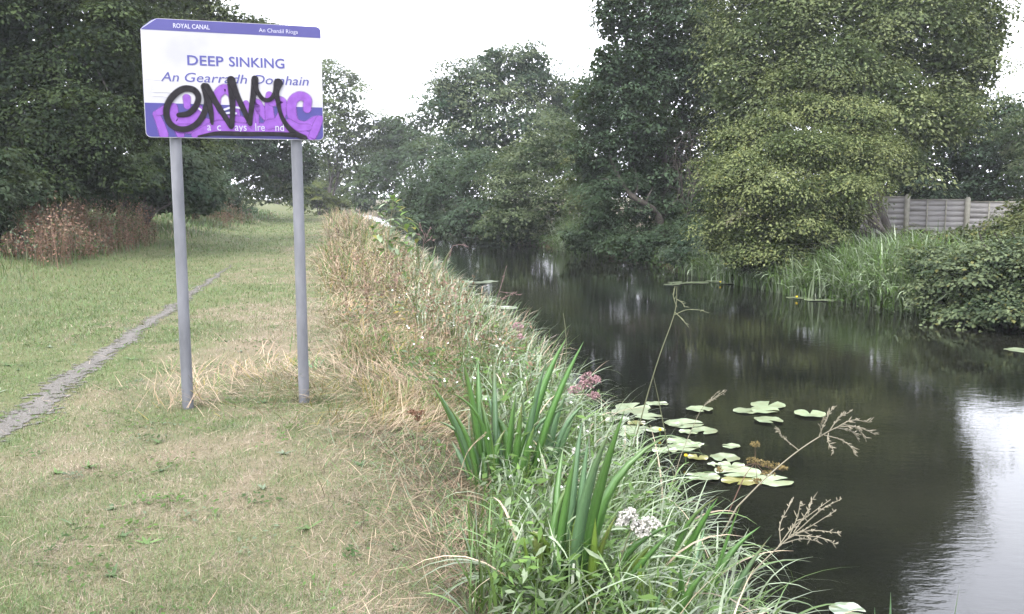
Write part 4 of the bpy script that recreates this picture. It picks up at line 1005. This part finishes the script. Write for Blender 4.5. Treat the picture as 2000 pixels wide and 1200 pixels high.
# ------------------------------------------------------------------ lily pads and flowers
M_pad, nt_, bs_, o_ = new_mat('lily_pad')
a_ = nd(nt_, 'ShaderNodeAttribute', attribute_name='col'); f_ = noise_fac(nt_, 14, 4, .35, .65)
nt_.links.new(mixc(nt_, f_, a_.outputs['Color'], mixc(nt_, .5, a_.outputs['Color'], (.16, .14, .06))), bs_.inputs['Base Color'])
bs_.inputs['Roughness'].default_value = .28; bs_.inputs['Specular IOR Level'].default_value = .6; bs_.inputs['Coat Weight'].default_value = 1.0; bs_.inputs['Coat IOR'].default_value = 1.7; bs_.inputs['Coat Roughness'].default_value = .15
def lily_pad(px, py, w, label, colr, group, lift=0.0):
    c = G(px, py, WATER); r = w * .5 * np.linalg.norm(c - ORG) / F_PX / .97
    n = 26; rot = rng.uniform(0, 6.283); notch = .22
    V = [(0, 0, .002)]; an = np.linspace(notch, 2 * math.pi - notch, n)
    ph = rng.uniform(0, 6, 3)
    for rr_, amp in ((.55, .2), (1.0, 1.0)):
        for a in an:
            q = r * rr_ * (1 + .06 * math.sin(a * 2 + ph[0]) * rr_); qz = .006 + amp * (.004 * math.sin(a * 3 + ph[1]) + .003 * math.sin(a * 7 + ph[2])) + .004
            V.append((q * math.cos(a + rot) * 1.12, q * math.sin(a + rot), max(.003, qz)))
    Fq = []
    g = Geo(); 
    tri = [(0, 1 + i, 2 + i) for i in range(n - 1)]
    quad = [(1 + i, 1 + n + i, 2 + n + i, 2 + i) for i in range(n - 1)]
    g.add(V, tri, colr); g.f.append(np.array(quad))
    o = g.build('lily_pad', M_pad, smooth=True)
    o.location = (c[0], c[1], WATER + lift); o.rotation_euler = (rng.normal(0, .012), rng.normal(0, .012), 0)
    tag(o, label, 'lily pad', group); return o
PADG = np.array([.235, .30, .185]); PADY = np.array([.17, .17, .045]); PADD = np.array([.10, .15, .10])
def ordinal(i): return ['nearest', 'second nearest', 'third nearest', 'fourth nearest', 'fifth nearest', 'sixth nearest', 'seventh nearest', 'eighth nearest', 'ninth nearest', 'tenth nearest', 'eleventh nearest', 'twelfth nearest', 'thirteenth nearest', 'fourteenth nearest', 'fifteenth nearest', 'sixteenth nearest', 'seventeenth nearest', 'eighteenth nearest', 'nineteenth nearest', 'twentieth nearest', 'twenty-first nearest', 'twenty-second nearest', 'twenty-third nearest', 'twenty-fourth nearest', 'twenty-fifth nearest'][i]
clusters = {
    'main cluster of lily pads beside the near bank': [(1236, 797, 62), (1230, 806, 58), (1267, 816, 46), (1283, 791, 36), (1366, 802, 44), (1174, 814, 42), (1173, 822, 44), (1210, 820, 30), (1243, 829, 32, 1), (1221, 846, 60), (1240, 838, 45), (1196, 842, 50), (1280, 842, 36), (1336, 830, 62), (1317, 832, 30), (1345, 845, 32), (1376, 843, 46), (1326, 865, 44), (1336, 876, 52), (1298, 883, 40), (1357, 869, 30), (1227, 866, 40), (1363, 896, 36, 1)],
    'lily pads around the brown seed heads': [(1428, 873, 32), (1416, 896, 50), (1428, 911, 40), (1441, 925, 70), (1373, 935, 52), (1444, 941, 56, 1), (1509, 941, 62), (1394, 910, 22)],
    'small outer group of lily pads in open water': [(1456, 804, 42), (1500, 793, 58), (1494, 803, 48), (1501, 823, 48), (1582, 811, 52)],
    'thin row of lily pads beyond the iris bank': [(900, 551, 40), (935, 553, 46), (880, 548, 30), (958, 551, 30), (948, 588, 44), (925, 590, 34), (988, 602, 40), (960, 600, 34)],
    'lily pads on the water by the leafy sapling': [(815, 510, 34), (842, 511, 36), (866, 512, 26)],
    'lily pads along the far bank by the shrub': [(1330, 553, 44), (1362, 553, 40), (1396, 551, 36), (1312, 557, 28), (1420, 555, 24)],
    'lily pads at the foot of the reed bed': [(1560, 583, 40), (1592, 587, 36), (1620, 588, 30)],
    'floating pads under the bramble mound': [(1852, 624, 44), (1922, 627, 30), (1960, 623, 30)],
    'far pale line of pads across the dark water': [(930, 464, 40), (960, 465, 44), (990, 466, 40), (1012, 476, 30), (995, 472, 20)],
}
for name, L in clusters.items():
    order = sorted(range(len(L)), key=lambda i: -L[i][1])
    for rk, i in enumerate(order):
        e = L[i]; cc = (PADY if len(e) > 3 else PADG) * rng.uniform(.8, 1.2)
        lily_pad(e[0], e[1], e[2], f"{ordinal(rk)} of the {name}", cc, name, lift=.0025 * (i % 5))
lily_pad(1990, 685, 40, 'lone pale lily pad far out at the picture edge', PADG, 'single lily pads')
lily_pad(1655, 1195, 56, 'lone lily pad at the bottom edge near the bank', PADD, 'single lily pads')
M_yel = plain_mat('lily_yellow', (.75, .55, .03), (.6, .45, .05), 8, .5, .3)
def lily_flower(px, py, label, h=.05, r=.016):
    c = G(px, py + 6, WATER); root = empty('water_lily_flower', c, label, 'flower', 'yellow water lily flowers')
    g = Geo(); add_tube(g, [(0, 0, -.05), (0, 0, h)], .005, 6, GREEN); g.build('stem', M_grass, root)
    g = Geo()
    for i in range(5):
        a = i * 1.2566; v = []
        for s, z in ((.3, 0), (1, .45), (.8, 1.1)):
            for d in (-.55, 0, .55): v.append((r * s * math.cos(a + d), r * s * math.sin(a + d), h + r * z * 1.3))
        g.add(v, [(0, 1, 4, 3), (1, 2, 5, 4), (3, 4, 7, 6), (4, 5, 8, 7)])
    g.build('bloom', M_yel, root, smooth=True)
lily_flower(1289, 846, 'yellow water lily bud rising in the main pad cluster')
lily_flower(1339, 900, 'yellow water lily bud hanging low beside the reed grass', .06)
lily_flower(1407, 550, 'tiny yellow water lily flower by the far shrub', .05, .026)
lily_flower(1556, 580, 'tiny yellow water lily flower at the reed bed foot', .05, .026)

# ------------------------------------------------------------------ single stalks, panicles and flower heads
M_stalk = foliage_mat('stalk', .6, .3, .1, .2)
def px_curve(pts, yd, n=8):
    w = [P(a, b, yd + (c if len(r_) else 0)) for (a, b, *r_) in pts for c in [r_[0] if r_ else 0]]
    return catmull(w, n)
def rooted(pts3):
    b = pts3[0].copy(); gz = max(float(ground_z(b[0], b[1])), WATER) - .05
    if b[2] > gz:
        t = pts3[0] - pts3[2]; t = t / (abs(t[2]) + 1e-6)
        n_ = pts3[0] + np.array([np.clip(t[0], -.5, .5), np.clip(t[1], -.3, .3), -1]) * (b[2] - gz)
        m_ = (n_ + pts3[0]) / 2
        pts3 = np.concatenate([[n_, m_], pts3])
    return pts3
def panicle(name, label, cat, stem_px, yd, branches, colr, rad=.0025, spike=.012, seeds=8):
    st = rooted(px_curve(stem_px, yd)); b = st[0]
    root = empty(name, b, label, cat)
    g = Geo(); add_tube(g, st, np.linspace(rad * 1.4, rad * .6, len(st)), 6, colr); g.build('stem', M_stalk, root, smooth=True, offset=b)
    for br in branches:
        g = Geo(); c = px_curve(br, yd, 6); c = c + np.linspace(0, 1, len(c))[:, None] * np.array([0, rng.normal(0, .06), 0])
        add_tube(g, c, np.linspace(rad * .9, rad * .5, len(c)), 4, colr)
        for s in range(seeds):
            i = rng.integers(len(c) // 4, len(c)); t = nrm((c[-1] - c[0])[None])[0]
            p = c[i]; e = p + (t * .8 + rng.normal(0, .45, 3)) * spike * rng.uniform(.7, 1.5)
            add_tube(g, [p, (p + e) / 2, e], [.0012, spike * .17, .0008], 4, np.asarray(colr) * rng.uniform(.8, 1.3))
        g.build('seed_branch', M_stalk, root, offset=b)
    return root
SEED = np.array([.25, .225, .16]); STALKG = np.array([.13, .14, .075]); PINK = np.array([.2, .125, .115])
panicle('grass_stalk', 'tall thin grass stalk with drooping branches over open water', 'grass stalk', [(1246, 840), (1268, 760), (1290, 690), (1318, 610), (1322, 560)], 6.2,
        [[(1318, 615), (1340, 606), (1365, 606), (1385, 612)], [(1318, 610), (1330, 622), (1340, 636)], [(1322, 600), (1316, 580), (1320, 562)], [(1322, 585), (1330, 590), (1336, 598)]], STALKG, .0035, .02, 7)
panicle('grass_stalk', 'bent dry grass stalk folded at the knot above the pads', 'grass stalk', [(1290, 800), (1284, 770), (1276, 735)], 6.2, [], STALKG, .0025)
panicle('grass_stalk', 'upright thin stalk with small flag leaf in front of the dark water', 'grass stalk', [(1104, 740), (1106, 680), (1104, 640), (1100, 612)], 8.2, [], STALKG, .004, .02, 0)
panicle('reed_panicle', 'feathery seed head leaning far out over the water', 'reed stalk', [(1440, 990), (1500, 930), (1560, 880), (1620, 842), (1650, 830)], 5.1,
        [[(1600, 852), (1615, 820), (1632, 795)], [(1620, 842), (1640, 818), (1665, 806)], [(1630, 838), (1660, 820), (1692, 822)], [(1640, 834), (1670, 832), (1698, 842)], [(1610, 850), (1640, 858), (1660, 872), (1664, 884)], [(1650, 830), (1675, 836), (1690, 858)],
         [(1605, 852), (1598, 830), (1600, 812)], [(1635, 836), (1665, 845), (1684, 862)], [(1618, 846), (1612, 858), (1618, 872)], [(1560, 880), (1530, 855), (1515, 835)]], SEED, .0036, .022, 20)
panicle('reed_panicle', 'dry open seed head near the bottom edge of the water', 'reed stalk', [(1430, 1190), (1470, 1120), (1530, 1060), (1560, 1035)], 4.2,
        [[(1520, 1068), (1550, 1035), (1590, 1010), (1632, 985)], [(1540, 1052), (1580, 1030), (1628, 1000)], [(1550, 1042), (1590, 1036), (1634, 1040)], [(1530, 1062), (1570, 1060), (1612, 1072)], [(1540, 1050), (1560, 1015), (1570, 985)], [(1560, 1035), (1600, 990), (1630, 966)],
         [(1525, 1066), (1528, 1030), (1550, 1000), (1562, 990)], [(1545, 1045), (1600, 1048), (1626, 1058)], [(1550, 1040), (1585, 1005), (1600, 990)]], SEED, .0032, .018, 18)
panicle('grass_spike', 'narrow tan grass spike standing over the lily pads', 'grass stalk', [(1310, 960), (1330, 890), (1362, 815), (1380, 785)], 5.6, [[(1376, 792), (1392, 778), (1412, 763)], [(1374, 795), (1390, 781), (1405, 768)], [(1380, 788), (1398, 774), (1413, 762)]], SEED, .002, .012, 20)
panicle('grass_spike', 'dry bent straw with pale tip in front of the middle iris', 'grass stalk', [(880, 1010), (895, 940), (915, 880), (948, 850)], 4.6, [[(915, 882), (930, 865), (950, 850)]], PALE, .002, .008, 5)
panicle('grass_spike', 'purple-brown grass seed head by the far water edge', 'grass stalk', [(962, 640), (968, 600), (978, 560), (985, 540)], 11.5, [[(975, 570), (995, 572), (1015, 575)], [(978, 562), (982, 545), (988, 525)], [(970, 590), (990, 578), (1008, 570)]], PINK * .9, .004, .025, 12)
panicle('grass_spike', 'drooping brown reed head near the leafy sapling', 'grass stalk', [(862, 560), (870, 510), (885, 480)], 19, [[(882, 485), (880, 495), (876, 505)], [(885, 480), (900, 478), (915, 482)]], PINK, .006, .04, 10)
panicle('grass_spike', 'rosy grass plume rising beside the sapling crown', 'grass stalk', [(815, 540), (825, 490), (830, 455)], 21, [[(830, 470), (836, 455), (842, 445)], [(830, 462), (824, 450), (820, 440)], [(830, 475), (838, 468), (846, 470)], [(829, 472), (822, 462), (816, 458)]], PINK, .006, .05, 14)

def umbel(name, label, stem_px, yd, heads, colr, fl=.004, nfl=60, stemc=STALKG, seed=0):
    st = rooted(px_curve(stem_px, yd)); b = st[0]
    root = empty(name, b, label, 'flower')
    g = Geo(); add_tube(g, st, np.linspace(.0035, .002, len(st)), 6, stemc)
    tip = st[-1]
    for (hx, hy, rx, ry) in heads:
        c = P(hx, hy, yd); add_tube(g, bez(tip, (tip + c) / 2 + np.array([0, 0, -.01]), c - np.array([0, 0, ry * yd / F_PX]), 5), [.002, .0018, .0015, .0012, .001], 5, stemc)
    g.build('stem', M_stalk, root, smooth=True, offset=b)
    for (hx, hy, rx, ry) in heads:
        g = Geo(); c = P(hx, hy, yd); sx_, sz_ = rx * yd / F_PX, ry * yd / F_PX
        d = sph(nfl); d[:, 2] = np.abs(d[:, 2]) * 1.3 - .4
        p = c + d * np.array([sx_, sx_, sz_]) * rng.uniform(.7, 1.05, (nfl, 1))
        for q in p:
            root_ = c - np.array([0, 0, sz_ * .9])
            add_tube(g, [root_, q], [.0006, .0006], 3, np.asarray(colr) * .6)
        for r3 in range(4):
            add_leaves(g, p + rng.normal(0, fl * .5, p.shape), sph(nfl), nrm(sph(nfl) + d), np.full(nfl, fl * 2.2), np.full(nfl, fl * 1.6), np.asarray(colr) * rng.uniform(.75, 1.25, (nfl, 1)))
        g.build('flower_head', M_stalk, root, offset=b)
    return root
umbel('hemp_agrimony', 'faded pink hemp agrimony with clustered heads at the water edge', [(1085, 860), (1110, 810), (1135, 780)], 6.0, [(1150, 738, 20, 12), (1142, 752, 16, 10), (1122, 762, 15, 9), (1160, 773, 13, 9), (1164, 744, 12, 9)], np.array([.32, .19, .20]), .006, 46)
umbel('hemp_agrimony', 'small pink hemp agrimony head beyond the iris clump', [(985, 720), (1000, 680), (1008, 655)], 8.8, [(1012, 638, 11, 10), (1016, 658, 7, 6)], np.array([.4, .25, .26]), .007, 46)
umbel('hemp_agrimony', 'dull pink flower head among the pale verge grass', [(875, 640), (882, 610), (884, 595)], 12, [(886, 582, 12, 9)], np.array([.42, .30, .25]), .007, 40)
umbel('meadowsweet', 'white fluffy flower heads drooping among the nearest reed grass', [(1200, 1130), (1220, 1070), (1232, 1035)], 3.35, [(1228, 1006, 20, 14), (1246, 1028, 20, 13), (1270, 1022, 22, 13), (1256, 1040, 15, 10), (1215, 1020, 12, 9)], np.array([.55, .53, .48]), .005, 60)
umbel('meadowsweet', 'small white flower tuft right of the middle iris clump', [(1118, 930), (1124, 905)], 4.3, [(1126, 882, 10, 7)], np.array([.55, .53, .48]), .005, 40)
umbel('meadowsweet', 'white blossom beside the blades at the bottom edge', [(1375, 1240), (1380, 1205)], 3.7, [(1384, 1182, 12, 8), (1368, 1192, 9, 7)], np.array([.55, .53, .45]), .006, 36)
umbel('dry_umbel', 'dry brown umbel on a tall pale stem at the edge of the mown grass', [(796, 1040), (802, 960), (812, 880), (816, 835)], 4.6, [(812, 808, 9, 7), (822, 806, 9, 7), (802, 804, 8, 6), (816, 818, 8, 6)], np.array([.17, .085, .05]), .004, 26, PALE * .8)
umbel('brown_seed_plant', 'brown seeding water plant standing among the lily pads', [(1430, 985), (1455, 930), (1475, 905)], 5.9, [(1475, 868, 9, 8), (1490, 905, 14, 8), (1515, 912, 16, 9), (1500, 925, 14, 8), (1470, 900, 12, 8), (1530, 915, 10, 6), (1480, 940, 10, 6), (1405, 918, 7, 6)], np.array([.20, .15, .055]), .006, 34, np.array([.2, .12, .09]))

# the leafy sapling on the verge
def sapling():
    yd = 20.0; st = rooted(px_curve([(752, 560), (755, 500), (762, 440), (768, 392)], yd)); b = st[0]
    root = empty('sapling', b, 'young leafy sapling with paired leaves rising above the verge', 'sapling')
    g = Geo(); add_tube(g, st, np.linspace(.02, .005, len(st)), 6, np.array([.17, .15, .09]))
    leaves = []
    spots = [(768, 385, 20, 4), (755, 392, 12, 5), (778, 396, 12, 5), (765, 400, 16, 8), (750, 408, 16, 5), (782, 406, 14, 5), (745, 418, 16, 5), (788, 415, 16, 5), (745, 428, 16, 5), (776, 428, 14, 5), (762, 432, 18, 12),
             (800, 432, 18, 7), (730, 445, 18, 7), (810, 445, 20, 7), (790, 440, 18, 7), (775, 445, 20, 8), (745, 455, 18, 7), (800, 460, 20, 8), (770, 460, 22, 8), (815, 462, 14, 6), (735, 468, 18, 7), (790, 475, 22, 8), (760, 480, 22, 8), (805, 485, 18, 7), (775, 492, 22, 8), (740, 488, 20, 7), (795, 496, 16, 6)]
    for (x, y, w, h) in spots:
        c = P(x, y, yd + rng.normal(0, .25)); k = min(len(st) - 1, max(2, int((560 - y - 8) / 170 * len(st))))
        add_tube(g, [st[k], (st[k] + c) / 2 + np.array([0, 0, .03]), c], [.006, .004, .002], 4, np.array([.14, .14, .07]))
        for q in range(3): leaves.append((c + rng.normal(0, .05, 3), w))
    g.build('stem', M_stalk, root, smooth=True, offset=b)
    me = None
    for (c, w) in leaves:
        L = w * yd / F_PX * rng.uniform(.8, 1.2)
        gl_ = Geo(); n = 7; V = []; ax = np.array([math.cos(a0 := rng.uniform(0, 6.283)), math.sin(a0), rng.normal(-.15, .2)]); ax = nrm(ax[None])[0]; sd = nrm(np.cross(ax, [0, 0, 1.0])[None])[0]; up_ = np.cross(sd, ax)
        for i in range(n):
            t = i / (n - 1); ww = L * .27 * math.sin(math.pi * min(1, t * .92 + .06)) ** .8
            m_ = ax * L * (t - .5) - np.array([0, 0, 1]) * L * .25 * t * t
            V += [m_ - sd * ww + up_ * ww * .25, m_, m_ + sd * ww + up_ * ww * .25]
        Fq = []
        for i in range(n - 1):
            for j in (0, 1): Fq.append((i * 3 + j, i * 3 + j + 1, i * 3 + 4 + j, i * 3 + 3 + j))
        cc = [BRG * 1.5, GLA * 1.6, YEL * .9 + BRG * .6, BRG][rng.choice(4, p=[.4, .3, .15, .15])] * rng.uniform(.8, 1.2)
        gl_.add(np.array(V) + c, Fq, cc); gl_.build('leaf', M_leaf, root, offset=b)
sapling()

# small white bindweed blooms dotted through the verge
M_white = plain_mat('white_petal', (.62, .61, .58), (.7, .69, .66), 9, .6, .3)
g = Geo(); n = 130
x, y, o = scatter_verge(n, 4.2, 24, -1.9, -.2, .7)
for i in range(n):
    c = np.array([x[i], y[i], float(ground_z(x[i], y[i])) + rng.uniform(.15, .42)]); r = rng.uniform(.004, .010) * np.interp(y[i], [5, 20], [1, 1.5]); d = nrm(np.array([[rng.normal(0, .6), -.6, .7]]))[0]
    a = nrm(np.cross(d, [1, 0, .1])[None])[0]; b_ = np.cross(d, a); an = np.linspace(0, 2 * math.pi, 7, endpoint=False)
    V = [c - d * r * .8] + [c + (a * math.cos(t) + b_ * math.sin(t)) * r for t in an]
    g.add(V, [(0, 1 + j, 1 + (j + 1) % 7) for j in range(7)])
tag(g.build('bindweed_blooms', M_white), 'tiny white bindweed blooms dotted through the verge', 'flowers', None, 'stuff')
print('TRIS', sum(len(o.data.loops) - 2 * len(o.data.polygons) for o in scene.objects if o.type == 'MESH'))

# ------------------------------------------------------------------ thin summer haze over everything
m = bpy.data.materials.new('thin_haze'); m.use_nodes = True; nt = m.node_tree
nt.nodes.remove(nt.nodes['Principled BSDF'])
pv_ = nt.nodes.new('ShaderNodeVolumePrincipled'); pv_.inputs['Color'].default_value = (.86, .88, .95, 1); pv_.inputs['Density'].default_value = HAZE; pv_.inputs['Anisotropy'].default_value = .2
nt.links.new(pv_.outputs[0], nt.nodes['Material Output'].inputs['Volume'])
hg = Geo(); add_box(hg, (-60, 205, 10), 1300, 520, 28); tag(hg.build('haze', m), 'thin pale haze softening the far trees', 'haze', None, 'stuff')
